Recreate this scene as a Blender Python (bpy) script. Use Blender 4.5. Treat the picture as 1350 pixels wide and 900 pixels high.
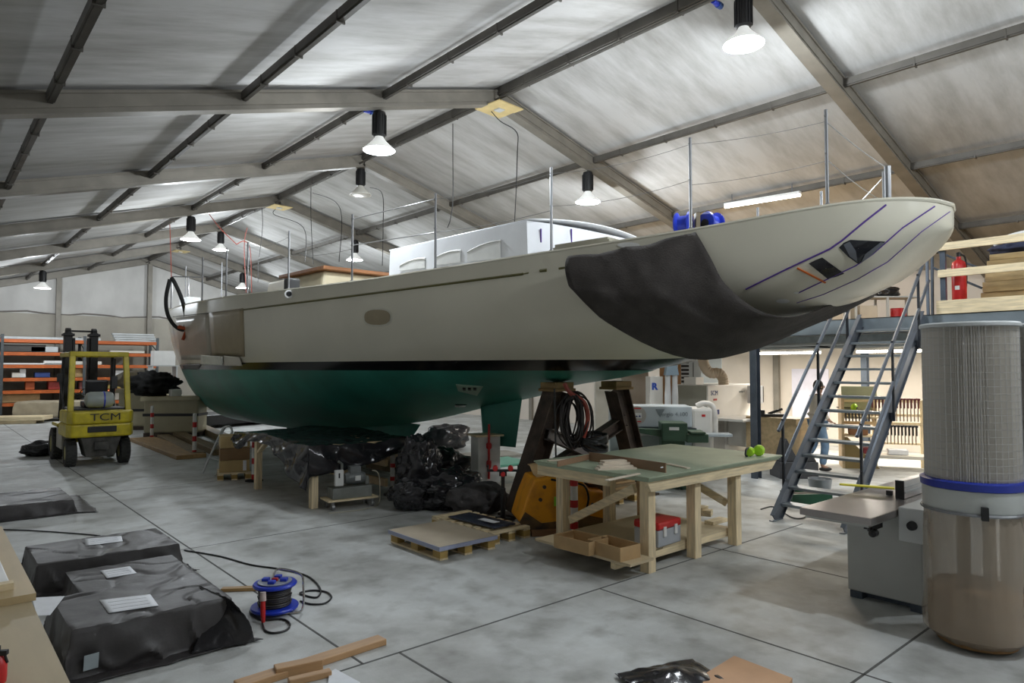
import bpy, bmesh, math, random
from mathutils import Vector, Matrix, noise
from mathutils.bvhtree import BVHTree
for o in list(bpy.data.objects): bpy.data.objects.remove(o, do_unlink=True)
SC = bpy.context.scene
COL = SC.collection
PI = math.pi
rnd = random.Random(7)
# ---------------------------------------------------------------- camera, exposure, world
F, YAW, PITCH, CAMZ, HOR = 895.0, 0.717, 35/895.0, 2.0, 485.0
cam = bpy.data.cameras.new('camera'); camo = bpy.data.objects.new('camera', cam); COL.objects.link(camo)
cam.sensor_width = 36; cam.lens = F/1350*36; cam.clip_end = 200; cam.clip_start = .05
camo.location = (0, 0, CAMZ); camo.rotation_euler = (PI/2+PITCH, 0, -YAW)
SC.camera = camo
SC.view_settings.view_transform = 'Standard'; SC.view_settings.look = 'None'
SC.view_settings.exposure = 0.45; SC.view_settings.gamma = 1; SC.view_settings.use_curve_mapping = False
w = bpy.data.worlds.new('world'); SC.world = w; w.use_nodes = True
w.node_tree.nodes['Background'].inputs[0].default_value = (.6, .7, .8, 1)
w.node_tree.nodes['Background'].inputs[1].default_value = .3
LAMP_W, TUBE_W = 230.0, 90.0
RX, RZ, SL, BAY0, BAY = 7.8, 6.93, .274, 9.35, 5.0     # tent ridge x, ridge height, slope, first frame, bay
EAVE_L, EAVE_R = -2.2, 17.9
def roofz(x): return RZ - SL*abs(x-RX)
# ---------------------------------------------------------------- measuring helpers (lens geometry -> metres)
CR = camo.rotation_euler.to_matrix()
def ray(px, py): return (CR @ Vector(((px-675)/F, -(py-450)/F, -1))).normalized()
EYE = Vector((0, 0, CAMZ))
def G(px, py, z=0.0):
    d = ray(px, py); t = (z-CAMZ)/d.z; return EYE + d*t
def atX(px, py, X):
    d = ray(px, py); return EYE + d*(X/d.x)
def atY(px, py, Y):
    d = ray(px, py); return EYE + d*(Y/d.y)
def atD(px, py, D):           # D = distance along the level view direction
    d = ray(px, py); k = d.x*math.sin(YAW)+d.y*math.cos(YAW); return EYE + d*(D/k)
# ---------------------------------------------------------------- materials
MATS = {}
def mat(name, c=(.5,.5,.5), r=.5, m=0.0, var=.12, sc=4.0, st=(1,1,1), bump=0.0, bs=40.0, c2=None, em=None, es=0.0, rv=0.0, trans=0.0, alpha=1.0, detail=4, ramp=(.35,.65), coat=0.0, spec=.5):
    if name in MATS: return MATS[name]
    M = bpy.data.materials.new(name); M.use_nodes = True; nt = M.node_tree; N = nt.nodes; L = nt.links
    b = N['Principled BSDF']; b.inputs['Roughness'].default_value = r; b.inputs['Metallic'].default_value = m
    b.inputs['Specular IOR Level'].default_value = spec
    b.inputs['Transmission Weight'].default_value = trans; b.inputs['Alpha'].default_value = alpha; b.inputs['Coat Weight'].default_value = coat
    tc = N.new('ShaderNodeTexCoord'); mp = N.new('ShaderNodeMapping'); mp.inputs['Scale'].default_value = st
    L.new(tc.outputs['Object'], mp.inputs[0])
    no = N.new('ShaderNodeTexNoise'); no.inputs['Scale'].default_value = sc; no.inputs['Detail'].default_value = detail
    L.new(mp.outputs[0], no.inputs['Vector'])
    rp = N.new('ShaderNodeValToRGB'); rp.color_ramp.elements[0].position = ramp[0]; rp.color_ramp.elements[1].position = ramp[1]
    a = c2 if c2 else tuple(max(0, x*(1-var)) for x in c)
    rp.color_ramp.elements[0].color = (*a, 1); rp.color_ramp.elements[1].color = (*c, 1)
    L.new(no.outputs['Fac'], rp.inputs[0]); L.new(rp.outputs[0], b.inputs['Base Color'])
    if rv:
        mr = N.new('ShaderNodeMapRange'); mr.inputs[3].default_value = max(0,r-rv); mr.inputs[4].default_value = min(1,r+rv)
        L.new(no.outputs['Fac'], mr.inputs[0]); L.new(mr.outputs[0], b.inputs['Roughness'])
    if bump:
        n2 = N.new('ShaderNodeTexNoise'); n2.inputs['Scale'].default_value = bs; n2.inputs['Detail'].default_value = 5
        L.new(mp.outputs[0], n2.inputs['Vector'])
        bp = N.new('ShaderNodeBump'); bp.inputs['Strength'].default_value = bump; bp.inputs['Distance'].default_value = .02
        L.new(n2.outputs['Fac'], bp.inputs['Height']); L.new(bp.outputs[0], b.inputs['Normal'])
    if em:
        b.inputs['Emission Color'].default_value = (*em, 1); b.inputs['Emission Strength'].default_value = es
    MATS[name] = M; return M
pine = mat('pine', (.86,.70,.45), .6, var=.3, sc=3, st=(14,14,1.2), bump=.1, bs=20)
pineX = mat('pine_along_x', (.86,.71,.46), .6, var=.28, sc=3, st=(1.2,14,14), bump=.1, bs=20)
pineY = mat('pine_along_y', (.86,.71,.46), .6, var=.28, sc=3, st=(14,1.2,14), bump=.1, bs=20)
ply = mat('plywood', (.62,.46,.26), .55, var=.25, sc=2, st=(1,6,6), bump=.05)
card = mat('cardboard', (.47,.31,.15), .8, var=.15, sc=6)
mdfg = mat('green_board', (.36,.42,.30), .5, var=.12, sc=3)
steel = mat('stainless', (.62,.64,.66), .25, 1.0, var=.1)
galv = mat('galvanised', (.38,.44,.48), .42, .6, var=.2, sc=8)
dsteel = mat('slate_steel', (.09,.11,.14), .4, .4, var=.2, sc=6)
alu = mat('tent_aluminium', (.235,.215,.18), .5, .25, var=.2, sc=3, st=(1,1,1))
black = mat('black_plastic', (.012,.012,.013), .45)
rubber = mat('rubber', (.02,.02,.02), .8, bump=.2)
white = mat('white_paint', (.75,.75,.73), .4, var=.06)
cream = mat('cream_paint', (.68,.64,.56), .5, var=.06)
red = mat('red_paint', (.55,.02,.02), .35)
blue = mat('blue_plastic', (.02,.05,.55), .35)
paper = mat('paper', (.80,.82,.86), .7, var=.06, sc=12)
brown = mat('rusty_steel', (.095,.068,.052), .6, .3, var=.5, sc=5, bump=.2)
cable = mat('black_cable', (.01,.01,.01), .5)
redcable = mat('red_cable', (.30,.05,.03), .5)
# ---------------------------------------------------------------- mesh builder
class MB:
    def __init__(s): s.v = []; s.f = []; s.m = []; s.mi = 0
    def add(s, vs, fs):
        n = len(s.v); s.v += [Vector(v) for v in vs]
        for f in fs: s.f.append([n+i for i in f]); s.m.append(s.mi)
        return s
    def box(s, x0, x1, y0, y1, z0, z1):
        vs = [(x,y,z) for x in (x0,x1) for y in (y0,y1) for z in (z0,z1)]
        return s.add(vs, [(0,1,3,2),(4,6,7,5),(0,4,5,1),(2,3,7,6),(0,2,6,4),(1,5,7,3)])
    def bx(s, c, d, R=None):
        vs = [Vector((x*d[0]/2,y*d[1]/2,z*d[2]/2)) for x in (-1,1) for y in (-1,1) for z in (-1,1)]
        if R is not None: vs = [R @ v for v in vs]
        return s.add([v+Vector(c) for v in vs], [(0,1,3,2),(4,6,7,5),(0,4,5,1),(2,3,7,6),(0,2,6,4),(1,5,7,3)])
    def bar(s, p, q, w, h, up=(0,0,1)):      # rectangular bar p->q, w across, h along 'up'
        p = Vector(p); q = Vector(q); d = (q-p).normalized(); u = Vector(up)
        if abs(d.dot(u)) > .98: u = Vector((1,0,0))
        a = d.cross(u).normalized(); u = a.cross(d).normalized()
        vs = [e+a*(i*w/2)+u*(j*h/2) for e in (p,q) for i in (-1,1) for j in (-1,1)]
        return s.add(vs, [(0,1,3,2),(4,6,7,5),(0,4,5,1),(2,3,7,6),(0,2,6,4),(1,5,7,3)])
    def tube(s, pts, r, n=8, cap=True, close=False):
        pts = [Vector(p) for p in pts]; N = len(pts); rs = r if isinstance(r,(list,tuple)) else [r]*N
        ref = Vector((0,0,1)); d0 = (pts[1]-pts[0]).normalized()
        if abs(d0.dot(ref)) > .9: ref = Vector((1,0,0))
        a = d0.cross(ref).normalized(); base = len(s.v)
        for i,p in enumerate(pts):
            if close: d = (pts[(i+1)%N]-pts[i-1]).normalized()
            else: d = (pts[min(i+1,N-1)]-pts[max(i-1,0)])
            if d.length < 1e-9: d = d0
            d = d.normalized(); a = (a-d*a.dot(d)); a = a.normalized() if a.length>1e-6 else d.orthogonal().normalized()
            b = d.cross(a)
            for k in range(n):
                t = 2*PI*k/n; s.v.append(p+(a*math.cos(t)+b*math.sin(t))*rs[i])
        M = N if close else N-1
        for i in range(M):
            for k in range(n):
                j = (i+1)%N
                s.f.append([base+i*n+k, base+i*n+(k+1)%n, base+j*n+(k+1)%n, base+j*n+k]); s.m.append(s.mi)
        if cap and not close:
            s.f.append([base+k for k in range(n)][::-1]); s.m.append(s.mi)
            s.f.append([base+(N-1)*n+k for k in range(n)]); s.m.append(s.mi)
        return s
    def lathe(s, prof, c=(0,0,0), n=24, axis=None, cap=True):   # prof [(r,z)]
        R = Matrix.Identity(3) if axis is None else Vector((0,0,1)).rotation_difference(Vector(axis)).to_matrix()
        c = Vector(c); base = len(s.v)
        for r,z in prof:
            for k in range(n):
                t = 2*PI*k/n; s.v.append(c+R@Vector((r*math.cos(t), r*math.sin(t), z)))
        for i in range(len(prof)-1):
            for k in range(n):
                s.f.append([base+i*n+k, base+i*n+(k+1)%n, base+(i+1)*n+(k+1)%n, base+(i+1)*n+k]); s.m.append(s.mi)
        if cap:
            for i in (0, len(prof)-1):
                if prof[i][0] > 1e-4: s.f.append([base+i*n+k for k in range(n)]); s.m.append(s.mi)
        return s
    def grid(s, P, closeu=False):            # P[i][j] points
        n = len(s.v); a = len(P); b = len(P[0])
        for row in P: s.v += [Vector(p) for p in row]
        for i in range(a if closeu else a-1):
            for j in range(b-1):
                i2 = (i+1)%a
                s.f.append([n+i*b+j, n+i*b+j+1, n+i2*b+j+1, n+i2*b+j]); s.m.append(s.mi)
        return s
    def prism(s, poly, d):                   # polygon (3d points) extruded by vector d
        n = len(poly); d = Vector(d); vs = [Vector(p) for p in poly]; vs += [v+d for v in vs]
        fs = [list(range(n))[::-1], list(range(n,2*n))] + [[i,(i+1)%n,n+(i+1)%n,n+i] for i in range(n)]
        return s.add(vs, fs)
    def build(s, name, m, parent=None, bev=0.0, smooth=False, world=False, merge=True, solid=0.0, sub=0):
        me = bpy.data.meshes.new(name)
        vs = s.v
        if parent is not None and world:
            inv = full(parent).inverted(); vs = [inv @ v for v in s.v]
        me.from_pydata([tuple(v) for v in vs], [], s.f)
        ms = m if isinstance(m,(list,tuple)) else [m]
        for q in ms: me.materials.append(q)
        for i,p in enumerate(me.polygons): p.material_index = s.m[i]
        bm = bmesh.new(); bm.from_mesh(me)
        if merge: bmesh.ops.remove_doubles(bm, verts=bm.verts, dist=1e-5)
        bmesh.ops.recalc_face_normals(bm, faces=bm.faces); bm.to_mesh(me); bm.free()
        o = bpy.data.objects.new(name, me); COL.objects.link(o)
        if parent is not None: o.parent = parent
        if smooth:
            for p in me.polygons: p.use_smooth = True
            try: me.set_sharp_from_angle(angle=math.radians(38))
            except Exception: pass
        if solid:
            md = o.modifiers.new('s','SOLIDIFY'); md.thickness = solid; md.offset = 0
        if sub:
            md = o.modifiers.new('u','SUBSURF'); md.levels = sub; md.render_levels = sub
        if bev:
            md = o.modifiers.new('b','BEVEL'); md.width = bev; md.segments = 2; md.limit_method = 'ANGLE'
        return o
def full(o):
    M = Matrix.LocRotScale(o.location, o.rotation_euler, o.scale)
    return full(o.parent) @ M if o.parent else M
def tag(o, label, cat=None, group=None, kind=None):
    o['label'] = label
    if cat: o['category'] = cat
    if group: o['group'] = group
    if kind: o['kind'] = kind
    return o
def thing(name, label, cat, loc=(0,0,0), rz=0.0, group=None):
    o = bpy.data.objects.new(name, None); COL.objects.link(o); o.empty_display_size = .2
    o.location = loc; o.rotation_euler = (0,0,rz); return tag(o, label, cat, group)
def struct(o): o['kind'] = 'structure'; return o
def kids(o): return [c for c in bpy.data.objects if c.parent == o]
def dup(o, loc=None, rz=None, label=None, group=None, parent=None, tree=None):
    c = o.copy(); COL.objects.link(c)
    if parent is not None: c.parent = parent
    if loc is not None: c.location = loc
    if rz is not None: c.rotation_euler = (0,0,rz)
    if label: c['label'] = label
    if group: c['group'] = group
    for ch in kids(o): dup(ch, parent=c)
    return c
def text(s, size, m, parent, loc, rot, name='lettering', depth=.002, sx=1.0, bold=0.0):
    cu = bpy.data.curves.new(name,'FONT'); cu.body = s; cu.size = size; cu.align_x = 'CENTER'; cu.align_y = 'CENTER'; cu.extrude = depth; cu.offset = bold
    t = bpy.data.objects.new(name, cu); me = bpy.data.meshes.new_from_object(t); bpy.data.objects.remove(t)
    me.materials.clear(); me.materials.append(m)
    o = bpy.data.objects.new(name, me); COL.objects.link(o); o.parent = parent
    o.matrix_local = Matrix.Translation(loc) @ (rot if isinstance(rot, Matrix) else Matrix.Rotation(0,4,'Z')) @ Matrix.Diagonal((sx,1,1,1))
    return o
def frame(right, up):    # 4x4 rotation whose x axis is 'right', y axis 'up'
    r = Vector(right).normalized(); u = Vector(up); n = r.cross(u).normalized(); u = n.cross(r)
    return Matrix((r,u,n)).transposed().to_4x4()
def bez(p, n=24, close=False):   # Catmull-Rom through points
    p = [Vector(q) for q in p]; out = []; N = len(p); M = N if close else N-1
    for i in range(M):
        a,b,c,d = (p[(i-1)%N] if close or i>0 else p[0]), p[i], p[(i+1)%N], (p[(i+2)%N] if close or i+2<N else p[-1])
        k = max(2, n//M)
        for j in range(k):
            t = j/k; out.append(.5*((2*b)+(c-a)*t+(2*a-5*b+4*c-d)*t*t+(3*b-a-3*c+d)*t**3))
    if not close: out.append(p[-1])
    return out
def interp(x, T):
    if x <= T[0][0]: return T[0][1]
    for (a,b),(c,d) in zip(T, T[1:]):
        if x <= c: 
            return b+(d-b)*(x-a)/(c-a)
    return T[-1][1]
def sinterp(x, T):        # smooth (Catmull-Rom / Hermite) table lookup
    n = len(T)
    if x <= T[0][0]: return T[0][1]
    if x >= T[-1][0]: return T[-1][1]
    for i in range(n-1):
        if x <= T[i+1][0]:
            x0,y0 = T[i]; x1,y1 = T[i+1]; h = x1-x0
            def sl(k):
                if k == 0: return (T[1][1]-T[0][1])/(T[1][0]-T[0][0])
                if k == n-1: return (T[-1][1]-T[-2][1])/(T[-1][0]-T[-2][0])
                return (T[k+1][1]-T[k-1][1])/(T[k+1][0]-T[k-1][0])
            m0, m1 = sl(i), sl(i+1); t = (x-x0)/h
            return (2*t**3-3*t*t+1)*y0+(t**3-2*t*t+t)*h*m0+(-2*t**3+3*t*t)*y1+(t**3-t*t)*h*m1
# ================================================================ STRUCTURE: floor with joints, tent membrane, frames, walls
floor_m = bpy.data.materials.new('concrete'); floor_m.use_nodes = True
def _floor():
    nt = floor_m.node_tree; N = nt.nodes; L = nt.links; b = N['Principled BSDF']
    tc = N.new('ShaderNodeTexCoord')
    n1 = N.new('ShaderNodeTexNoise'); n1.inputs['Scale'].default_value = .9; n1.inputs['Detail'].default_value = 8; n1.inputs['Roughness'].default_value = .62
    n2 = N.new('ShaderNodeTexNoise'); n2.inputs['Scale'].default_value = 3.2; n2.inputs['Detail'].default_value = 8
    n3 = N.new('ShaderNodeTexNoise'); n3.inputs['Scale'].default_value = 60; n3.inputs['Detail'].default_value = 4
    for n in (n1,n2,n3): L.new(tc.outputs['Object'], n.inputs['Vector'])
    r1 = N.new('ShaderNodeValToRGB'); e = r1.color_ramp.elements; e[0].position=.3; e[0].color=(.33,.33,.31,1); e[1].position=.68; e[1].color=(.61,.63,.625,1)
    r2 = N.new('ShaderNodeValToRGB'); e = r2.color_ramp.elements; e[0].position=.3; e[0].color=(.38,.36,.32,1); e[1].position=.52; e[1].color=(1,1,1,1)
    L.new(n1.outputs['Fac'], r1.inputs[0]); L.new(n2.outputs['Fac'], r2.inputs[0])
    mx = N.new('ShaderNodeMix'); mx.data_type='RGBA'; mx.blend_type='MULTIPLY'; mx.inputs[0].default_value=.55
    L.new(r1.outputs[0], mx.inputs[6]); L.new(r2.outputs[0], mx.inputs[7]); L.new(mx.outputs[2], b.inputs['Base Color'])
    mr = N.new('ShaderNodeMapRange'); mr.inputs[3].default_value=.38; mr.inputs[4].default_value=.7; L.new(n2.outputs['Fac'], mr.inputs[0]); L.new(mr.outputs[0], b.inputs['Roughness'])
    bp = N.new('ShaderNodeBump'); bp.inputs['Strength'].default_value=.12; bp.inputs['Distance'].default_value=.01; L.new(n3.outputs['Fac'], bp.inputs['Height']); L.new(bp.outputs[0], b.inputs['Normal'])
_floor()
YN, YF = -12.0, 34.35
struct(MB().box(EAVE_L-.3, EAVE_R+.3, YN-.3, YF+.3, -.2, 0).build('floor', floor_m))
joint_m = mat('joint_filler', (.10,.10,.095), .8)
# saw-cut joints, as thin dark filler strips lying in the slab
def joint(p, q, w=.018):
    return struct(MB().bar((p[0],p[1],.0008), (q[0],q[1],.0008), w, .0016).build('trim_1', joint_m))
ja = G(330,775); jb = G(447,855); JX1 = (ja.x+jb.x)/2
jc = G(560,850); JY1 = (G(600,840).y+G(450,880).y)/2
joint((JX1,JY1),(JX1,YF)); joint((G(535,865).x,YN),(G(535,865).x,JY1))
joint((EAVE_L,JY1),(8.6,JY1))
JX2 = (G(922,820).x+G(1118,880).x)/2; joint((JX2,YN),(JX2,JY1))
JX3 = (G(1000,735).x+G(1118,762).x)/2; joint((JX3,YN),(JX3,20))
JY2 = (G(1140,885).y+G(1208,842).y)/2; joint((JX2-1.2,JY2),(EAVE_R,JY2))
for yy in (JY1+3.9, JY1+8.4, JY1+13, JY1+18): joint((EAVE_L,yy),(EAVE_R,yy), .012)
joint((-.2,JY1+3.9),(-.2,YF),.012)
# tent membrane
mem = bpy.data.materials.new('tent_membrane'); mem.use_nodes = True
def _mem():
    nt = mem.node_tree; N = nt.nodes; L = nt.links; b = N['Principled BSDF']; b.inputs['Roughness'].default_value=.8; b.inputs['Specular IOR Level'].default_value=.22
    tc = N.new('ShaderNodeTexCoord'); mp = N.new('ShaderNodeMapping'); mp.inputs['Scale'].default_value=(.35,1.6,.35); L.new(tc.outputs['Object'], mp.inputs[0])
    n1 = N.new('ShaderNodeTexNoise'); n1.inputs['Scale'].default_value=1.3; n1.inputs['Detail'].default_value=9; n1.inputs['Roughness'].default_value=.66; L.new(mp.outputs[0], n1.inputs['Vector'])
    r1 = N.new('ShaderNodeValToRGB'); e=r1.color_ramp.elements; e[0].position=.32; e[0].color=(.34,.33,.31,1); e[1].position=.6; e[1].color=(.53,.525,.515,1)
    L.new(n1.outputs['Fac'], r1.inputs[0]); L.new(r1.outputs[0], b.inputs['Base Color'])
    m2 = N.new('ShaderNodeMapping'); m2.inputs['Scale'].default_value=(.25,2.2,.25); L.new(tc.outputs['Object'], m2.inputs[0])
    n2 = N.new('ShaderNodeTexNoise'); n2.inputs['Scale'].default_value=1.0; n2.inputs['Detail'].default_value=3; L.new(m2.outputs[0], n2.inputs['Vector'])
    bp = N.new('ShaderNodeBump'); bp.inputs['Strength'].default_value=.25; bp.inputs['Distance'].default_value=.05; L.new(n2.outputs['Fac'], bp.inputs['Height']); L.new(bp.outputs[0], b.inputs['Normal'])
_mem()
UP = .16   # membrane lies above the frame centre line
def slope_sheet(x0, x1, name):
    P = [[(x, y, roofz(x)+UP) for y in (YN-.2, YF+.2)] for x in (x0, x1)]
    return struct(MB().grid(P).build(name, mem, solid=.02))
slope_sheet(EAVE_L-.2, RX, 'ceiling'); slope_sheet(RX, EAVE_R+.2, 'ceiling')
wallm = mat('wall_membrane', (.60,.585,.555), .6, var=.18, sc=1.2, st=(1,1,.6), bump=.1, bs=2)
wallt = mat('wall_warm_panel', (.64,.575,.50), .6, var=.1, sc=1.5)
def gable(y, name, d):
    pts = [(EAVE_L,y,0),(EAVE_R,y,0),(EAVE_R,y,roofz(EAVE_R)+UP),(RX,y,RZ+UP),(EAVE_L,y,roofz(EAVE_L)+UP)]
    return struct(MB().prism(pts,(0,d,0)).build(name, wallm))
gable(YF+.12, 'wall_far', .12); gable(YN, 'wall_near', -.12)
struct(MB().box(EAVE_L-.12,EAVE_L,YN,YF+.12,0,roofz(EAVE_L)+UP).build('wall_left', wallm))
struct(MB().box(EAVE_R,EAVE_R+.12,YN,YF+.12,0,roofz(EAVE_R)+UP).build('wall_right', wallt))
# frames
dark_gap = mat('keder_shadow', (.05,.045,.04), .7)
beamm = [alu, dark_gap]
BW, BH = .16, .26
def frame_at(y, k):
    for sx, ex in ((-1,EAVE_L),(1,EAVE_R)):
        b = MB(); p = Vector((RX,y,RZ-.02)); q = Vector((ex,y,roofz(ex)-.02))
        b.bar(p,q,BW,BH)
        d = (q-p).normalized(); n = d.cross(Vector((0,1,0))); n = n if n.z>0 else -n
        for s in (-1,1):
            b.bar(p-n*.06+Vector((0,s*.082,0)), q-n*.06+Vector((0,s*.082,0)), .02,.035)
            b.bar(p+n*.10+Vector((0,s*.085,0)), q+n*.10+Vector((0,s*.085,0)), .03,.03)
        b.bar(p-n*.135,q-n*.135,.2,.018)
        o = struct(b.build('trim_%d'%(2 if sx<0 else 3), alu))
        struct(MB().box(ex-.1 if sx>0 else ex, ex if sx>0 else ex+.1, y-.08,y+.08,0,roofz(ex)-.1).build('trim_4', alu))
NB = [-4,-3,-2,-1,0,1,2,3,4,5]
for k in NB: frame_at(BAY0+BAY*k if k<5 else YF-.05, k)
LEFT_P, RIGHT_P = (2.38,4.56,6.75,8.9), (2.52,5.2,7.75)
def purlin(x, w=.09, h=.1, low=.0):
    b = MB(); z = roofz(x)+.02-low
    b.bar((x,YN,z),(x,YF,z),w,h)
    b.bar((x,YN,z-h/2-.008),(x,YF,z-h/2-.008),w*.55,.018)
    y = YN+.6
    while y < YF:                      # cable clips
        b.box(x-w/2-.006,x+w/2+.006,y,y+.02,z-h/2-.03,z+h/2); y += 1.05
    return struct(b.build('trim_5', purl))
purl = mat('purlin_metal', (.12,.11,.095), .5, .4, var=.25, sc=3)
purlin(RX,.14,.14,-.04)
for o_ in LEFT_P: purlin(RX-o_)
for o_ in RIGHT_P: purlin(RX+o_)
struct(MB().tube([(RX-.12,YN,RZ-.12),(RX-.12,YF,RZ-.12)],.025).build('trim_6', purl))
# eave braces on the left slope
for y0 in (BAY0,):
    struct(MB().tube([(.45,y0,roofz(.45)-.12),(-2.0,y0+4.5,roofz(-2.0)-.2)],.04).build('trim_7', purl))
# far gable posts, seam and lower panel
for px in (77,197):
    p = atY(px,400,YF); x = p.x
    struct(MB().box(x-.09,x+.09,YF-.1,YF+.1,0,roofz(x)).build('trim_8', alu))
zseam = atY(100,414,YF).z
seam = MB()
pts = [(EAVE_L+i*.5, YF+.08, zseam+.05*math.sin(i*1.3)+.02*math.sin(i*3.1)) for i in range(40)]
seam.tube(pts,.035,6); struct(seam.build('trim_9', mat('seam_dark',(.22,.20,.18),.8), smooth=True))
struct(MB().box(EAVE_L,EAVE_R,YF+.06,YF+.11,0,zseam-.05).build('trim_10', mat('lower_wall_panel',(.40,.37,.31),.7,var=.15,sc=1)))
# ================================================================ LAMPS
glow = mat('lamp_glow', (1,1,1), .5, em=(.93,.97,1), es=14.0)
skirt = mat('lamp_skirt', (.75,.75,.72), .35, var=.05, em=(.9,.92,.9), es=.35)
def make_bay_lamp(name_label):
    t = thing('high_bay_lamp', name_label, 'lamp', (0,0,0), 0, 'high bay lamps hung from the tent frames')
    MB().tube([(0,0,.62),(0,0,.70),(.025,0,.72),(0,0,.74)],.008,6).build('hook', dsteel, t)
    b = MB().lathe([(.05,.64),(.095,.62),(.105,.58),(.105,.24),(.085,.22)],n=20)
    for k in range(16):
        a = 2*PI*k/16; b.bx((.108*math.cos(a),.108*math.sin(a),.41),(.016,.006,.32),Matrix.Rotation(a,3,'Z'))
    b.build('housing', black, t, smooth=True)
    MB().lathe([(.06,.24),(.075,.20),(.11,.15),(.17,.09),(.245,.02),(.255,.0),(.248,.0),(.235,.02),(.165,.085),(.06,.2)],n=28,cap=False).build('reflector', skirt, t, smooth=True)
    MB().lathe([(.001,-.01),(.15,-.005),(.235,.012),(.235,.018),(.001,.016)],n=28,cap=False).build('glass', glow, t, smooth=True)
    l = bpy.data.lights.new('bulb','POINT'); l.energy = LAMP_W; l.color = (.88,.945,1); l.shadow_soft_size = .09
    lo = bpy.data.objects.new('bulb', l); COL.objects.link(lo); lo.parent = t; lo.location = (0,0,-.14)
    return t
lampspec = []
def lampat(x, k, where, dz=0):
    y = BAY0+BAY*k; lampspec.append((x+.02,y+.12,roofz(x)-.15-.66+dz,where))
lampat(RX,-1,'high bay lamp over the yacht stern, nearest the camera')
lampat(RX-2.38,0,'high bay lamp over the port side, second largest in view')
lampat(RX+2.52,0,'high bay lamp above the blue hose reels')
lampat(RX,1,'unlit high bay lamp under the ridge of the second frame')
lampat(RX-2.38,2,'high bay lamp above the bow stanchions, left of the ridge')
lampat(RX+2.52,2,'high bay lamp half hidden by the forward deckhouse')
lampat(RX,3,'small high bay lamp at the ridge over the bow')
lampat(RX-4.56,4,'most distant high bay lamp, far left above the orange racking')
lampat(RX+2.52,4,'small high bay lamp low between the bow stanchions')
lampat(RX-2.38,-2,'high bay lamp behind the viewer on the left slope'); lampat(RX+2.52,-2,'high bay lamp behind the viewer on the right slope')
lampat(RX,-3,'high bay lamp behind the viewer at the ridge')
L0 = make_bay_lamp(lampspec[0][3]); L0.location = lampspec[0][:3]
off_m = mat('unlit_glass', (.80,.78,.70), .3)
for sp in lampspec[1:]:
    q = dup(L0, loc=sp[:3], label=sp[3])
    if 'unlit' in sp[3]:
        for ch in kids(q):
            if ch.type == 'LIGHT': bpy.data.objects.remove(ch)
            elif ch.name.startswith('glass') or ch.name.startswith('reflector'):
                ch.data = ch.data.copy(); ch.data.materials[0] = off_m
tubeg = mat('tube_glow', (1,1,1), .5, em=(1,.93,.82), es=9)
def tube_light(p, q, label, W, rod=.25, col=(1,.93,.82)):
    p=Vector(p);q=Vector(q);c=(p+q)/2; t = thing('fluorescent_light', label, 'light', c, 0, None)
    MB().bar(p+Vector((0,0,.05)),q+Vector((0,0,.05)),.10,.05).build('housing', white, t, world=True)
    MB().tube([p+(q-p)*.1+Vector((0,0,.07)),p+(q-p)*.1+Vector((0,0,rod))],.008,5).tube([p+(q-p)*.9+Vector((0,0,.07)),p+(q-p)*.9+Vector((0,0,rod))],.008,5).build('rod', dsteel, t, world=True)
    MB().tube([p,q],.028,8).build('tube', tubeg, t, world=True, smooth=True)
    l = bpy.data.lights.new('tube_lamp','AREA'); l.shape='RECTANGLE'; l.size=(q-p).length; l.size_y=.1; l.energy=W; l.color=col
    lo = bpy.data.objects.new('tube_lamp',l); COL.objects.link(lo); lo.parent=t; lo.location=(0,0,-.05); lo.rotation_euler=(0,0,math.atan2((q-p).y,(q-p).x))
    return t
tube_light(atX(956,273,12.9), atX(1055,257,12.9), 'lit fluorescent tube on the roof to the right of the stern', TUBE_W, .25, (1,.84,.64))
# ================================================================ THE YACHT
HS, HE = Vector((7.45,2.1)), Vector((6.4,25.4)); LH = (HE-HS).length
AX = (HE-HS).normalized(); PT = Vector((-AX.y, AX.x))      # PT points to port (towards -X)
if PT.x > 0: PT = -PT
WLZ = 2.0
T_B = [(0,.0),(.05,.28),(.14,.48),(.28,.66),(.5,.82),(.9,.95),(2.1,1.24),(3.6,1.66),(5.6,2.03),(7,2.2),(9.5,2.40),(11.5,2.46),(13,2.40),(14.5,2.24),(16,1.98),(17.5,1.63),(18.5,1.36),(20,.93),(21.5,.52),(22.6,.24),(23.3,.05)]
T_S = [(0,1.56),(.9,1.53),(2.1,1.45),(3.6,1.37),(5.6,1.31),(7,1.29),(9.5,1.32),(11,1.36),(13,1.40),(16,1.50),(19,1.66),(21.5,1.86),(23.3,2.05)]
T_K = [(0,1.34),(.35,1.05),(.65,.85),(1.6,.5),(2.8,.13),(4,-.12),(5.2,-.3),(6.0,-.5),(7,-.68),(8.5,-.98),(10,-1.18),(12,-1.36),(14,-1.44),(16,-1.44),(17.5,-1.42),(18.8,-1.3),(20,-1.02),(21,-.6),(21.9,0),(22.6,.55),(23.05,1.2),(23.3,1.95)]
def hull_par(s):
    m = sinterp(s, [(0,4.5),(3,3.6),(7,3.0),(13,2.9),(18,2.2),(23.3,1.3)])
    e = sinterp(s, [(0,.5),(3,.5),(7,.56),(13,.58),(18,.8),(23.3,1.0)])
    return sinterp(s,T_B), WLZ+sinterp(s,T_S), WLZ+sinterp(s,T_K), m, e
def hull_pt(s, z, side=1, out=0.0):
    b, zs, zk, m, e = hull_par(s); t = min(1,max(0,(z-zk)/(zs-zk)))
    h = b*(1-(1-t)**m)**e + out
    c = HS + AX*s + PT*(side*h); return Vector((c.x,c.y,max(z,zk)))
def onaxis(s, lat, z): c = HS+AX*s+PT*lat; return Vector((c.x,c.y,z))
hullw = mat('topside_primer', (.66,.63,.52), .3, var=.07, sc=.8, rv=.06, coat=.15)
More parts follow.
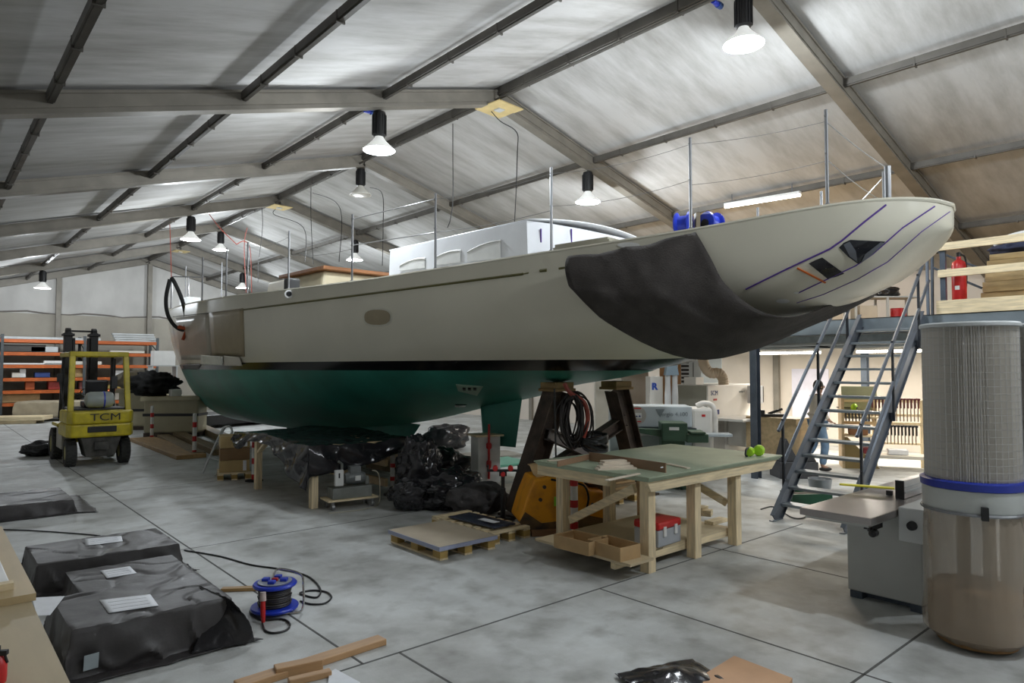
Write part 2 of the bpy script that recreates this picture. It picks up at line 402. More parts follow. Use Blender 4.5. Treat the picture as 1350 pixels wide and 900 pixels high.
hullg = mat('green_antifoul', (.04,.25,.19), .42, var=.35, sc=1.2, rv=.08)
bootm = mat('boot_black', (.006,.006,.007), .2)
SB0, SB1 = WLZ-.035, WLZ+.105
yacht = thing('sailing_yacht', 'long white sailing yacht with green bottom propped up in the tent', 'yacht', (HS.x,HS.y,0))
ST = [i*.35 for i in range(int(LH/.35)+1)]+[LH-.12,LH-.03,LH]
ST = sorted(set([round(x,3) for x in ST]+[.02,.05,.09,.14,.2,.28,.42,.5,.6,.8,.9]))
def hull_rows(zf, zt, n, pw=1.0):
    out = {}
    for side in (1,-1):
        P = []
        for s in ST:
            b,zs,zk,m,e = hull_par(s); a = max(zk,zf if zf is not None else zk); c = min(zs, zt if zt is not None else zs); c = max(c,zk); a = min(a,c)
            row = []
            for i in range(n+1):
                t = i/n; tt = t**pw if zf is None else t
                row.append(hull_pt(s, a+(c-a)*tt, side))
            P.append(row)
        out[side] = P
    return out
def hull_mesh(zf, zt, n, name, m, pw=1.0, par=None):
    R = hull_rows(zf,zt,n,pw); b = MB(); b.grid(R[1]); b.grid(R[-1])
    return b.build(name, m, par or yacht, smooth=True, world=True)
# for counter stations whose keel lies above the stripe the topside starts on the keel line: denser rows near it
def topside():
    b = MB()
    for side in (1,-1):
        P = []
        for s in ST:
            bb,zs,zk,m,e = hull_par(s); a = max(zk,SB1); row=[]
            for i in range(17):
                t = i/16
                if zk >= SB1-.3: t = t**1.9
                row.append(hull_pt(s, a+(zs-a)*t, side))
            P.append(row)
        b.grid(P)
    return b.build('topsides', hullw, yacht, smooth=True, world=True)
tops = topside()
stripe = hull_mesh(SB0,SB1,2,'boot_stripe',bootm)
bott = hull_mesh(None,SB0,14,'hull_bottom',hullg,pw=1.7)
# deck, slightly cambered and sunk inside a toe rail
deckm = mat('deck_fairing', (.52,.50,.44), .6, var=.15, sc=1)
P = []
for s in ST:
    bb = sinterp(s,T_B); zs = WLZ+sinterp(s,T_S)
    P.append([onaxis(s, bb*.995*k/6, zs-.02+.05*(1-(k/6)**2)*min(1,bb)) for k in range(-6,7)])
MB().grid(P).build('deck', deckm, yacht, smooth=True, world=True)
# toe rail
MB().tube([onaxis(s, sinterp(s,T_B)-.015, WLZ+sinterp(s,T_S)+.01) for s in ST[::-1]]+[onaxis(s, -(sinterp(s,T_B)-.015), WLZ+sinterp(s,T_S)+.01) for s in ST[1:]],.022,6).build('toe_rail', hullw, yacht, smooth=True, world=True)
# BVH of the hull for laying tape, patches and windows on its skin
def bvh_of(objs):
    vs=[];fs=[]
    for o in objs:
        n=len(vs); M=full(o); vs+=[M@v.co for v in o.data.vertices]; fs+=[[n+i for i in p.vertices] for p in o.data.polygons]
    return BVHTree.FromPolygons(vs,fs)
HB = bvh_of([tops,stripe,bott])
def onhull(px,py,out=.004):
    h = HB.ray_cast(EYE, ray(px,py))
    if h[0] is None: return None
    n = h[1]; n = n if n.dot(EYE-h[0])>0 else -n
    return h[0]+n*out
def hull_patch(poly, name, m, out=.005, n=8, par=None, t=.006):   # quad patch given by four corners in the photo, laid on the hull skin
    A,B,C,D = [Vector((*p,0)) for p in poly]; P=[]
    for i in range(n+1):
        row=[]
        for j in range(n+1):
            u,v=i/n,j/n; q=A*(1-u)*(1-v)+B*u*(1-v)+C*u*v+D*(1-u)*v
            h=onhull(q.x,q.y,out)
            row.append(h)
        P.append(row)
    if any(h is None for r in P for h in r): print('PATCH MISS',name); return None
    return MB().grid(P).build(name,m,par or yacht,smooth=True,world=True,solid=t)
def hull_line(pts, r, name, m, out=.003, par=None, sub=10):
    q=[]
    for (a,b_),(c,d) in zip(pts,pts[1:]):
        for i in range(sub): q.append((a+(c-a)*i/sub,b_+(d-b_)*i/sub))
    q.append(pts[-1]); P=[onhull(x,y,out) for x,y in q]; P=[p for p in P if p is not None]
    if len(P)<2: print('LINE MISS',name); return None
    return MB().tube(P,r,4).build(name,m,par or yacht,world=True)
# ================================================================ YACHT DETAILS
def boolean(o, cutter):
    md = o.modifiers.new('c','BOOLEAN'); md.object = cutter; md.operation='DIFFERENCE'; md.solver='EXACT'
    bpy.context.view_layer.update()
    me = bpy.data.meshes.new_from_object(o.evaluated_get(bpy.context.evaluated_depsgraph_get()))
    o.modifiers.clear(); o.data = me; bpy.data.objects.remove(cutter)
violet = mat('violet_tape',(.10,.04,.30),.5); olive = mat('olive_cove',(.13,.12,.03),.4); orang = mat('orange_tape',(.55,.12,.01),.5)
# rudder and keel
def foil(s0t,s1t,s0b,s1b,zt,zb,th,name,m):
    P=[]
    for j in range(9):
        t=j/8; z=zt+(zb-zt)*t; a=s0t+(s0b-s0t)*t; c=s1t+(s1b-s1t)*t; ring=[]
        for k in range(20):
            u=2*PI*k/20; x=(1-math.cos(u))/2; y=math.copysign(1,math.sin(u))*th*1.6*(math.sqrt(max(x,0))-x)*1.3 if 0<k<20 and k!=10 else 0
            ring.append(onaxis(c+(a-c)*x, y, z))
        P.append(ring+[ring[0]])
    b=MB().grid(P); b.add(P[-1][:-1],[list(range(20))]); return b.build(name,m,yacht,smooth=True,world=True)
foil(5.9,6.9,6.05,6.8,1.55,.74,.16,'rudder',hullg)
foil(8.6,14.6,9.2,13.6,.95,.36,.55,'keel',hullg)
# cove line, portlight, patches
hull_line([(317,408.5),(480,388),(690,361)],.016,'cove_line',olive,sub=14)
hull_line([(690,361),(697,359.6)],.008,'cove_line',olive,sub=3)
hull_line([(712,357),(721,356)],.018,'cove_dot',olive,sub=3)
hull_line([(737,354),(750,351.5)],.012,'cove_line',olive,sub=3)
hull_line([(224,418),(260,414),(317,408.5)],.008,'cove_line_thin',mat('dark_line',(.08,.075,.06),.6),sub=8)  # thin dark forward run of the cove line
def hull_ellipse(cx,cy,rx,ry,name,m,out=.006,n=22,k=1.0,par=None,pw=2.0):
    c=onhull(cx,cy,out); ring=[]
    for i in range(n):
        t=2*PI*i/n; ct,st=math.cos(t),math.sin(t)
        ring.append(onhull(cx+rx*math.copysign(abs(ct)**(2/pw),ct),cy+ry*math.copysign(abs(st)**(2/pw),st),out))
    if any(r is None for r in ring): print('ELL MISS',name); return
    rows=[]
    for f in (1,.75,.5,.25,.02):
        rr=[onhull(cx+f*rx*math.copysign(abs(math.cos(2*PI*i/n))**(2/pw),math.cos(2*PI*i/n)),cy+f*ry*math.copysign(abs(math.sin(2*PI*i/n))**(2/pw),math.sin(2*PI*i/n)),out) for i in range(n)]
        rows.append(rr+[rr[0]])
    return MB().grid(rows).build(name,m,par or yacht,world=True)
pl = hull_ellipse(498,418,20,12.5,'portlight',mat('portlight_rim',(.62,.60,.50),.3),.003,pw=2.6)
hull_ellipse(498,418,17,10,'portlight_pane',mat('portlight_pane',(.33,.27,.17),.4),.012,pw=2.6)
hull_patch([(276,412),(321,406),(323,470),(280,468)],'masking_sheet',mat('masking_film',(.34,.28,.18),.45,var=.1),.006)
hull_patch([(226,420),(276,413),(280,474),(234,474)],'bow_film',mat('bow_film',(.44,.40,.33),.34,var=.12,sc=2,bump=.3,bs=3),.004)
pb=hull_patch([(268,467),(297,469),(297,480),(268,479)],'filler_board',mat('white_board',(.80,.80,.72),.5),.05)
hull_patch([(298,468),(318,470),(322,481),(298,481)],'filler_board',cream,.04)
hull_patch([(238,481),(266,480),(262,486),(241,487)],'stem_notch',black,.006)
hull_patch([(601,506),(637,509),(629,521),(604,515)],'hull_label',mat('hull_label',(.30,.42,.33),.5),.004)
for q in (610,617,624): hull_patch([(q,510),(q+4,510.5),(q+4,514),(q,513.5)],'label_mark',black,.009,n=2)
hull_patch([(600,533),(615,533),(613,536),(600,536)],'drain_slot',bootm,.004,n=3)
for side in (1,):
    hull_ellipse(829,323,15,3.6,'fairlead',mat('fairlead_white',(.85,.85,.82),.25),.008)
# vent pipe on the bulwark and the black deck box beside it
v0=onhull(381,388,0); n0=(EYE-v0).normalized(); n0.z=0
MB().tube([v0,v0+n0*.09],[.075,.07],14).build('vent_pipe',white,yacht,world=True,smooth=True)
MB().tube([v0+n0*.088,v0+n0*.094],.045,12).build('vent_bore',black,yacht,world=True)
# transom tapes, windows, marks
hull_line([(983,381),(1040,353),(1094,328),(1110,317),(1140,292),(1168,270)],.009,'tape_line',violet,sub=8)
hull_line([(1232,272),(1190,300),(1150,335),(1128,350),(1090,368),(1052,386)],.007,'tape_line',violet,sub=8)
hull_line([(1252,279),(1215,305),(1170,345),(1130,368),(1085,388),(1050,399)],.005,'tape_line',violet,sub=8)
winm = mat('window_opening_shade',(.015,.016,.02),.15);  # near-black skin patch painted as the shade inside an uncut opening
def hull_poly(poly,name,m,out=.006,par=None):
    P=[onhull(x,y,out) for x,y in poly]
    if any(p is None for p in P): print('POLY MISS',name); return
    c=sum(P,Vector())/len(P); hc=sum((Vector((x,y)) for x,y in poly),Vector((0,0)))/len(poly); h=onhull(hc.x,hc.y,out) or c
    dense=[]
    for a,b_ in zip(poly,poly[1:]+poly[:1]):
        for i in range(5): dense.append((a[0]+(b_[0]-a[0])*i/5,a[1]+(b_[1]-a[1])*i/5))
    rows=[]
    for f in (1,.8,.6,.4,.2,.02):
        rr=[onhull(hc.x+(x-hc.x)*f,hc.y+(y-hc.y)*f,out) for x,y in dense]
        if any(p is None for p in rr): print('POLY MISS2',name); return
        rows.append(rr+[rr[0]])
    return MB().grid(rows).build(name,m,par or yacht,world=True)
w1=hull_poly([(1106,326),(1112,320),(1121,316),(1145,317),(1167,318),(1150,334),(1132,348),(1118,338)],'stern_window',winm)
hull_poly([(1112,322),(1120,318),(1128,330),(1130,344),(1120,337)],'window_sill',mat('window_sill',(.12,.13,.15),.4),.014)
hull_poly([(1134,346),(1148,335),(1166,319),(1160,318.5),(1140,334)],'window_sill',mat('window_sill',(.12,.13,.15),.4),.014)
w2=hull_poly([(1066,347),(1076,342),(1084,339),(1113,360),(1103,364),(1091,367)],'stern_window',winm)
hull_line([(1051,353),(1088,372)],.012,'tape_strip',orang,sub=5)
hull_ellipse(1032,396,9,3,'drain_cover',white,.008); hull_ellipse(1050,385,3.5,1.4,'drain_cover',white,.008,n=10); hull_ellipse(1058,403,4,1.5,'drain_cover',white,.008,n=10)
# stern platform board and posts
def deckz(s): return WLZ+sinterp(s,T_S)
psteel = mat('stanchion_steel',(.27,.275,.285),.42,.7)
# stanchions: s along deck, side, top height
def s_of(px, side, inset=.07):        # where does a deck-edge point fall in view
    best=None
    for i in range(1160):
        s=.05+i*.02; p=onaxis(s,side*max(0,sinterp(s,T_B)-inset),deckz(s))
        d=p.x*math.sin(YAW)+p.y*math.cos(YAW); r=p.x*math.cos(YAW)-p.y*math.sin(YAW); x=675+F*r/d
        if best is None or abs(x-px)<best[0]: best=(abs(x-px),s,p,d)
    return best[1:]
wires=[]
def stanchion(px,ptop,side=1,r=.017,lean=(0,0),s=None):
    if s is None: s,p,d = s_of(px,side)
    else:
        p=onaxis(s,side*max(0,sinterp(s,T_B)-.07),deckz(s)); d=p.x*math.sin(YAW)+p.y*math.cos(YAW)
    top=CAMZ+(HOR-ptop)*d/F; q=Vector((p.x,p.y,top))+Vector((*lean,0))
    b=MB().tube([p-Vector((0,0,.02)),q],r,8).lathe([(.045,0),(.045,.012),(.024,.05)],c=p,n=12)
    for f in (.55,.93):
        c=p+(q-p)*f; b.tube([c-Vector((.03,0,0)),c+Vector((.03,0,0))],.006,5)
    b.build('stanchion',psteel,yacht,smooth=True,world=True)
    return p,q
S={}
for px,pt in ((1095,140),(912,178),(727,218),(574,253),(463,281),(379,303),(325,318),(297,326),(265,338)): S[px]=stanchion(px,pt)
for px,pt in ((1086,250),(1002,272)): S[-px]=stanchion(px,pt,-1)
for px,pt in ((291,345),(243,350)): S[-px]=stanchion(px,pt,-1)
pA=onaxis(.45,.36,deckz(.45)); dA=6.6
S['st']=(pA,Vector((pA.x,pA.y,pA.z+.42)))
MB().tube([pA,S['st'][1]],.03,10).tube([pA+Vector((.05,.05,0)),S['st'][1]+Vector((.05,.05,-.03))],.02,8).build('stern_post',psteel,yacht,smooth=True,world=True)
bp=onaxis(.5,.30,deckz(.4)+.035); MB().bx(bp,(.55,.35,.025),Matrix.Rotation(.3,3,'Z')).build('stern_board',mat('olive_board',(.16,.15,.05),.6),yacht,world=True)
def wire(a,b,sag=.02,r=.006,name='lifeline'):
    a=Vector(a);b=Vector(b)
    MB().tube([a+(b-a)*t/8-Vector((0,0,sag*4*(t/8)*(1-t/8))) for t in range(9)],r,5).build(name,mat('wire_rope',(.6,.6,.6),.25,.6),yacht,world=True)
def on(k,f): p,q=S[k]; return p+(q-p)*f
wire(on(463,.93),on(574,.93),0,.008); wire(on(463,.55),on(574,.5),0,.008); wire(on(574,.5),on(727,.5),.03,.005); wire(on(463,.5),on(379,.6),.05,.005)
wire(on(574,.93),on(727,.93),.05,.003); wire(on(727,.55),on(912,.55),.06,.003); wire(on(727,.93),on(912,.93),.06,.003); wire(on(912,.93),on(1095,.88),.03,.003); wire(on(912,.5),on(1095,.48),.03,.003)
wire(on(1095,.88),on('st',.95),.02,.006); wire(on(1095,.5),on('st',.1),.03,.004); wire(on('st',.85),on(-1086,.2),.03,.006); wire(on(265,.93),on(297,.93),.02,.004); wire(on(379,.9),on(325,.9),.06,.003)
# bow pulpit
for s,l,h in ((22.6,.12,1.15),(22.1,-.25,1.15),(21.6,.42,1.05)):
    p=onaxis(s,l,deckz(s)); MB().tube([p,p+Vector((0,0,h))],.03,8).build('pulpit_post',mat('pulpit_steel',(.7,.7,.72),.2,.8),yacht,smooth=True,world=True)
pa=onaxis(22.6,.12,deckz(22.6)+1.1); pb_=onaxis(21.6,-.55,deckz(21.6)+1.15); MB().tube([pa,pb_],.02,6).build('pulpit_rail',psteel,yacht,world=True)
def deckbox(s0,s1,l0,l1,z0,z1,name,m,bev=.02,taper=0):
    vs=[onaxis(s,l+(0 if i==0 else taper*(-1 if l>0 else 1)),z) for i,z in enumerate((z0,z1)) for s,l in ((s0,l0),(s1,l0),(s1,l1),(s0,l1))]
    return MB().add(vs,[(0,1,2,3),(4,5,6,7),(0,1,5,4),(1,2,6,5),(2,3,7,6),(3,0,4,7)]).build(name,m,yacht,world=True,bev=bev)
deckbox(20.6,21.2,-.15,.3,deckz(21),deckz(21)+.42,'windlass_housing',mat('windlass_white',(.8,.82,.8),.4))
deckbox(19.6,20.2,-.5,-.1,deckz(20),deckz(20)+.3,'deck_hatch',white); deckbox(18.6,19.4,-.4,.35,deckz(19)-.02,deckz(19)+.12,'deck_hatch',white)
# main deckhouse ------------------------------------------------
housem = mat('deckhouse_primer',(.84,.86,.90),.35,var=.05)
D0,D1 = 4.55,7.6; ZD=3.2; ZT=WLZ+1.97
def house_outline(z, inset):
    out=[]
    for s,l in ((D1,1.38),(6.5,1.41),(5.3,1.41),(4.36,1.40),(4.28,1.0),(4.23,.5),(4.22,0),(4.23,-.5),(4.28,-1.0),(4.4,-1.35),(5.3,-1.4),(6.5,-1.42),(D1,-1.38)):
        out.append(onaxis(s+(inset*1.2 if s<5 else 0),l*(1-inset*.5),z))
    return out
o1=house_outline(ZD-.1,0); o2=house_outline(ZT-.06,.06); 
rows=[o1,o2]; 
h=MB().grid(rows); n=len(o1); h.add([o1[0],o1[-1],o2[-1],o2[0]],[(0,1,2,3)])
house=h.build('deckhouse',housem,yacht,world=True,solid=.03)
cut=MB()
HOB=bvh_of([house])
def onhouse(px,py):
    hh=HOB.ray_cast(EYE,ray(px,py))
    if hh[0] is not None: return hh[0]+(hh[1] if hh[1].dot(EYE-hh[0])>0 else -hh[1])*.012
    # port wall plane through o1[0],o1[2],o2[0]
    a,b_,c=o1[0],o1[2],o2[0]; nn=(b_-a).cross(c-a).normalized(); d=ray(px,py); t=(a-EYE).dot(nn)/d.dot(nn); return EYE+d*t
winrec=mat('deckhouse_window_recess',(.50,.52,.55),.5)
for xs in ((528,563,386-45,338+3),(574,610,0,0),(618,663,0,0)): pass
def arch(px0,px1,yt0,yt1,yb0,yb1,rise):
    pts=[(px0,yb0),(px0,yt0)]+[(px0+(px1-px0)*k/8, yt0+(yt1-yt0)*k/8-rise*4*(k/8)*(1-k/8)) for k in range(1,8)]+[(px1,yt1),(px1,yb1)]
    P=[onhouse(x,y) for x,y in pts]
    nn=(EYE-P[0]); nn.z=0; nn.normalize(); nn=-Vector((PT.x,PT.y,0)); nn=-nn
    ring=P+[P[0]]
    b=MB()
    # grey band painted as the rebate's shade, and the recessed panel inside it
    b.tube(P[1:-1],.026,4); b.build('window_rebate_shade',mat('window_rebate_shade',(.42,.42,.40),.6),yacht,world=True)
    q=[p+Vector((PT.x,PT.y,0))*.012 for p in P]
    MB().prism(q,Vector((PT.x,PT.y,0))*.006).build('window_panel',mat('window_panel_white',(.80,.81,.80),.45),yacht,world=True)
arch(529,562,351,341.5,357,353,3); arch(575,609,341,331,350,346,3); arch(618,662,333,318,345,341,3)
rf=MB(); P=[]
for k in range(-6,7):
    f=k/6; row=[]
    for s in (4.27+.12*abs(f)**2,D0+.1,5.5,6.6,D1+.04): row.append(onaxis(s,f*1.35,ZT+.09*(1-f*f)-.045))
    P.append(row)
rf.grid(P).build('deckhouse_roof',housem,yacht,world=True,solid=.02,smooth=True)
for px in (712,752):
    p=None
    b_=bvh_of([house]); hh=b_.ray_cast(EYE,ray(px,312)); 
    if hh[0] is not None:
        nrm=hh[1] if hh[1].dot(EYE-hh[0])>0 else -hh[1]; c=hh[0]+nrm*.02
        MB().tube([c-Vector((0,0,.08)),c+Vector((0,0,.10))],.011,5).build('marking_tape',violet,yacht,world=True)
# forward deckhouse with timber lid
deckbox(10.6,13.2,-1.0,1.05,3.25,3.95,'forward_deckhouse',mat('deckhouse_cream',(.62,.55,.38),.5,var=.1),.05,.12)
deckbox(13.2,14.4,-.9,.95,3.25,3.80,'deckhouse_step',mat('step_white',(.7,.68,.62),.5),.06,.2)
deckbox(14.4,15.4,-.7,.8,3.25,3.65,'deckhouse_nose',cream,.06,.2)
deckbox(10.4,12.4,-1.0,1.05,3.95,4.02,'timber_lid',mat('varnished_timber',(.33,.13,.04),.5,var=.3,sc=2,st=(1,8,1)),.01)
deckbox(8.6,9.6,-.6,.9,3.3,3.5,'deck_hatch',cream,.02)
# black box on deck by the vent
s_,p_,d_=s_of(384,1,.25); MB().bx(p_+Vector((0,0,.12)),(.22,.22,.26)).build('winch_cover',black,yacht,world=True,bev=.03)
# battens stacked on the side deck
def rotdeck(a=0): return Matrix.Rotation(math.atan2(AX.y,AX.x)+a,3,'Z')
bc=onaxis(3.4,.55,0); labels=['topmost pale batten in the stack on the side deck','upper middle pale batten in the side deck stack','lower middle pale batten in the side deck stack','bottom pale batten lying on the side deck']
for i in range(4):
    c=onaxis(3.62+.04*i,1.12-.05*i,deckz(3.6)+.06+.044*i)
    o=MB().bx((0,0,0),(1.05-.08*i,.30,.042)).build('wooden_batten',mat('grey_batten',(.42,.40,.32),.6,var=.2,sc=3,st=(1,8,8))); o.location=c; o.rotation_euler=(0,0,math.atan2(AX.y,AX.x)+.04*i-.05)
    tag(o,labels[3-i],'board','battens stacked on the side deck')
# pair of blue hose reels
hr=thing('hose_reel','pair of blue hose reel drums standing on the deck edge','hose reel',(*onaxis(2.55,.35,deckz(2.6)+.01)[:2],deckz(2.6)+.06),-.75); hr.scale=(1.25,1.25,1.25)
for sx in (-1,1):
    MB().lathe([(.03,-.07),(.115,-.07),(.12,-.055),(.085,-.04),(.085,.04),(.12,.055),(.115,.07),(.03,.07)],c=(.13*sx,0,.19),n=22,axis=(.9*sx,.5,0)).build('drum',blue,hr,smooth=True)
    MB().lathe([(.02,-.085),(.045,-.085),(.045,.085),(.02,.085)],c=(.13*sx,0,.19),n=14,axis=(.9*sx,.5,0)).build('hub',black,hr,smooth=True)
MB().box(-.2,.2,-.07,.07,0,.025).box(-.02,.02,-.04,.04,.02,.30).build('stand',mat('brass_stand',(.25,.2,.12),.5),hr)
# thermos-like white box etc near bow: hanging black hose loop with orange tie
hp=onhull(240,418,.10); D=hp.x*math.sin(YAW)+hp.y*math.cos(YAW)
hose=bez([atD(x,y,D-.15) for x,y in ((224,368),(219,392),(221,414),(231,430),(243,434),(245,418),(240,395),(231,374),(226,366))],40)
hs=MB().tube(hose,.045,8).build('hanging_hose',rubber,smooth=True); tag(hs,'loop of black hose hanging from a red cable at the bow','hose')
MB().tube(bez([atD(x,y,D-.22) for x,y in ((236,430),(246,434),(244,440),(241,448))],14),.035,6).tube([atD(235,431,D-.26),atD(250,434,D-.26)],.04,6).build('hose_tie',mat('orange_tie',(.5,.08,.02),.6),hs,smooth=True)
# dark dust sheet slung under the counter ----------------------------------------
sheetm = mat('dust_sheet',(.060,.052,.048),.85,var=.3,sc=5,bump=.35,bs=60)
def near(px,py,lat):     # point on the line of sight lying at lateral offset 'lat' from the keel plane (port +)
    d=ray(px,py); n=Vector((PT.x,PT.y,0)); c0=Vector((HS.x,HS.y,0)); t=(lat-(EYE-c0).dot(n))/d.dot(n); return EYE+d*t
fw=[((749,338),1.80),((748,352),1.84),((747,366),1.86),((748,376),1.85),((756,384),1.82),((775,404),1.70),((800,425),1.5),((868,461),1.15),((930,474),.80),((1000,458),.35),((1060,433),.0),((1112,413),-.35),((1150,392),-.75)]
af=[((916,305),1.27),((940,345),1.33),((958,375),1.30),((985,400),1.22),((1010,413),1.1),((1033,418),.95),((1060,414),.55),((1095,402),.1),((1132,388),-.3),((1166,374),-.62)]
fwp=bez([near(*p,l) for p,l in fw],36); afp=bez([near(*p,l) for p,l in af],36)
n=min(len(fwp),len(afp)); P=[]
for i in range(n):
    a,b_=fwp[i],afp[i]; row=[]; u=i/(n-1)
    for j in range(25):
        v=j/24; q=a+(b_-a)*v
        sg=.16*4*v*(1-v)*max(0,math.sin(PI*min(1,u*1.0)))
        q=q+Vector((PT.x,PT.y,0))*sg*.6*(1-u)+Vector((0,0,-sg*.25 if u>.15 else -.35*v*(1-v)*.5))
        w=.02*math.sin(v*17+u*9+2*math.sin(u*6))*(1-u)**.5+.025*math.exp(-((v-.5-u*.3)/.05)**2)-.02*math.exp(-((v-.25-u*.2)/.04)**2)+.012*math.sin(u*22+v*3)+.02*noise.noise(Vector((u*4,v*5,0)))
        q=q+Vector((PT.x,PT.y,.2))*w
        row.append(q)
    P.append(row)
ds=MB().grid(P).build('dust_sheet',sheetm,smooth=True,solid=.008); tag(ds,'dark brown dust sheet slung under the yacht stern','sheet')
# shores and props under the hull -------------------------------------------------
SY=6.7
def hbeam(b,p,q,w=.2,d=.24,t=.018,side=(0,1,0)):
    p=Vector(p);q=Vector(q);ax=(q-p).normalized();s=Vector(side);n=ax.cross(s).normalized()
    for k in (-1,1): b.bar(p+n*(k*d/2),q+n*(k*d/2),w,t,up=n)
    b.bar(p,q,t,d,up=n)
cr=thing('cradle','dark steel splayed leg cradle under the yacht counter','cradle',(7.1,SY,0))
for (xa,xb,yb_,nm) in ((6.67,6.2,7.0,'port'),(7.93,8.66,6.8,'star')):
    b=MB(); hbeam(b,(xa,SY,1.70),(xb,yb_,.02),.24,.27); b.box(xb-.2,xb+.2,yb_-.18,yb_+.18,0,.03); b.build('leg',brown,cr,world=True)
    b=MB().bx((xa,SY,1.76),(.36,.30,.09)); b.bx((xa,SY,1.70),(.4,.34,.04)); b.build('head_block',mat('oak_block',(.30,.19,.07),.7,var=.3,sc=5),cr,world=True,bev=.008)
b=MB(); hbeam(b,(6.35,SY+.15,.45),(8.15,SY+.05,1.2),.16,.16); b.build('brace',brown,cr,world=True)
b=MB(); hbeam(b,(8.45,SY,.35),(6.5,SY,1.1),.14,.14); b.build('brace',mat('grey_brace',(.17,.15,.14),.6,.2,var=.3),cr,world=True)
coil=thing('cable_coil','tangled black cables hanging in a coil on the cradle leg','cable',tuple(atD(757,520,8.6)))
b=MB(); c=atD(757,553,8.55)
for i in range(24):
    a=rnd.uniform(-.5,.5); rx=rnd.uniform(.07,.22); rz=rnd.uniform(.2,.35); oy=rnd.uniform(-.07,.07); ph=rnd.uniform(-.06,.06)
    R=Matrix.Rotation(-YAW+a,3,'Z')
    pts=[c+R@Vector((rx*math.cos(2*PI*k/26)+ph,oy+.03*math.sin(6*PI*k/26+i),rz*math.sin(2*PI*k/26)+.03*math.sin(i))) for k in range(26)]
    b.tube(pts,.011,5,close=True)
b.build('loops',mat('coil_brown',(.022,.018,.016),.45),coil,world=True,smooth=True)
b=MB().tube(bez([atD(x,y,8.5) for x,y in ((744,505),(752,518),(770,530),(775,552),(768,580))],16),.03,6); b.build('plug_lead',redcable,coil,world=True,smooth=True)
b=MB().tube(bez([atD(x,y,8.5) for x,y in ((731,512),(732,560),(733,606))],8),.012,5); b.build('hanging_lead',cable,coil,world=True)
drum=thing('cable_drum','dark round cable bundle resting on the cradle brace','cable',tuple(atD(784,585,8.5)))
b=MB()
for i in range(7):
    cc=atD(784,577+i*2,8.5); b.tube([cc+Matrix.Rotation(-YAW,3,'Z')@Vector((.15*math.cos(2*PI*k/20),.12*math.sin(2*PI*k/20),.06*math.sin(2*PI*k/20+i))) for k in range(20)],.022,5,close=True)
b.build('winding',cable,drum,world=True,smooth=True)
# keel blocks and jack stand
kb=MB(); c=onaxis(11,0,0)
for i in range(2):
    for j in range(3):
        q=onaxis(9.8+j*1.4,0,.09+.18*i); kb.bx(q,(.9 if i else .3,.3 if i else .9,.18),Matrix.Rotation(math.atan2(PT.y,PT.x),3,'Z'))
tag(kb.build('keel_blocks',mat('timber_block',(.22,.16,.09),.8,var=.3)),'timber blocks carrying the yacht keel','blocks',kind='stuff')
js=atD(640,590,11.0); J=thing('prop_stand','white box prop with red jack screw under the hull','support',(js.x,js.y,0),-.3)
zt=G(640,590,0).z; zz=CAMZ+(HOR-572)*11.2/F
MB().box(-.19,.19,-.17,.17,0,zz).build('box',white,J,bev=.01); MB().box(-.24,.24,-.2,.2,zz,zz+.03).build('top_plate',pineX,J)
MB().tube([(-.02,-.2,.25),(-.02,-.2,zz+.2)],.02,8).lathe([(.03,0),(.04,.02),(.04,.1),(.03,.12)],c=(-.02,-.2,.42),n=10).lathe([(.03,0),(.045,.02),(.045,.08),(.03,.1)],c=(-.02,-.2,.72),n=10).build('jack_screw',red,J,smooth=True)
# ================================================================ LEFT AND MIDDLE GROUND
filmm = mat('black_film',(.022,.021,.024),.17,var=.3,sc=4,bump=.35,bs=9,rv=.08)
matte_film = mat('dull_black_film',(.042,.038,.038),.46,var=.3,sc=3,bump=.4,bs=5,rv=.1)
def drape(name, cx, cy, hx, hy, top, over, rz, m, label, cat, n=70, wr=.012, seed=0, edge=None, topf=None, solid=.004, parent=None, spread=.12):
    # cloth lying over a box: over = overhang on (-x,+x,-y,+y); edge(u,v)-> factor on overhang; topf(x,y)-> extra height
    o1_,o2_,o3_,o4_=over; P=[]
    xs=[-hx-o1_+(2*hx+o1_+o2_)*i/n for i in range(n+1)]; ys=[-hy-o3_+(2*hy+o3_+o4_)*j/n for j in range(n+1)]
    for x in xs:
        row=[]
        for y in ys:
            ax=max(0,abs(x)-hx); ay=max(0,abs(y)-hy); k=edge(x,y) if edge else 1.0
            ax*=k; ay*=k
            bx=math.copysign(min(abs(x),hx),x); by=math.copysign(min(abs(y),hy),y)
            drop=max(ax,ay)+.25*min(ax,ay); sp=spread
            nz=noise.noise(Vector((x*2.3+seed,y*2.3,seed*1.7))); nf=noise.noise(Vector((x*7+seed,y*7,seed)))
            z=top-drop+(topf(bx,by) if topf else 0)
            fl=0
            if z<.012: fl=.012-z; z=.012
            if drop<1e-6: z+=wr*(nz+.4*nf)
            cr=abs(noise.noise(Vector((x*3.1+seed*3,y*3.1,z*2)))); z-=min(wr,.008)*1.6*max(0,.12-cr)/.12*(1 if drop<1e-6 else .3)
            out=drop*sp+fl*.9+min(wr,.01)*2.5*max(0,.15-cr)/.15*min(1,drop*6)+ (.03*abs(nz)+wr*.8*math.sin((x+y)*11+seed))*min(1,drop*5)
            gx=bx+(math.copysign(1,x)*out*(ax>0))*(ax/(ax+ay+1e-9) if ax+ay>0 else 0)**.5
            gy=by+(math.copysign(1,y)*out*(ay>0))*(ay/(ax+ay+1e-9) if ax+ay>0 else 0)**.5
            z+= .01*abs(nf)*(fl>0)
            row.append((gx,gy,z))
        P.append(row)
    o=MB().grid(P).build(name,m,parent,smooth=True,solid=solid)
    if parent is None: o.location=(cx,cy,0); o.rotation_euler=(0,0,rz)
    if label: tag(o,label,cat)
    return o
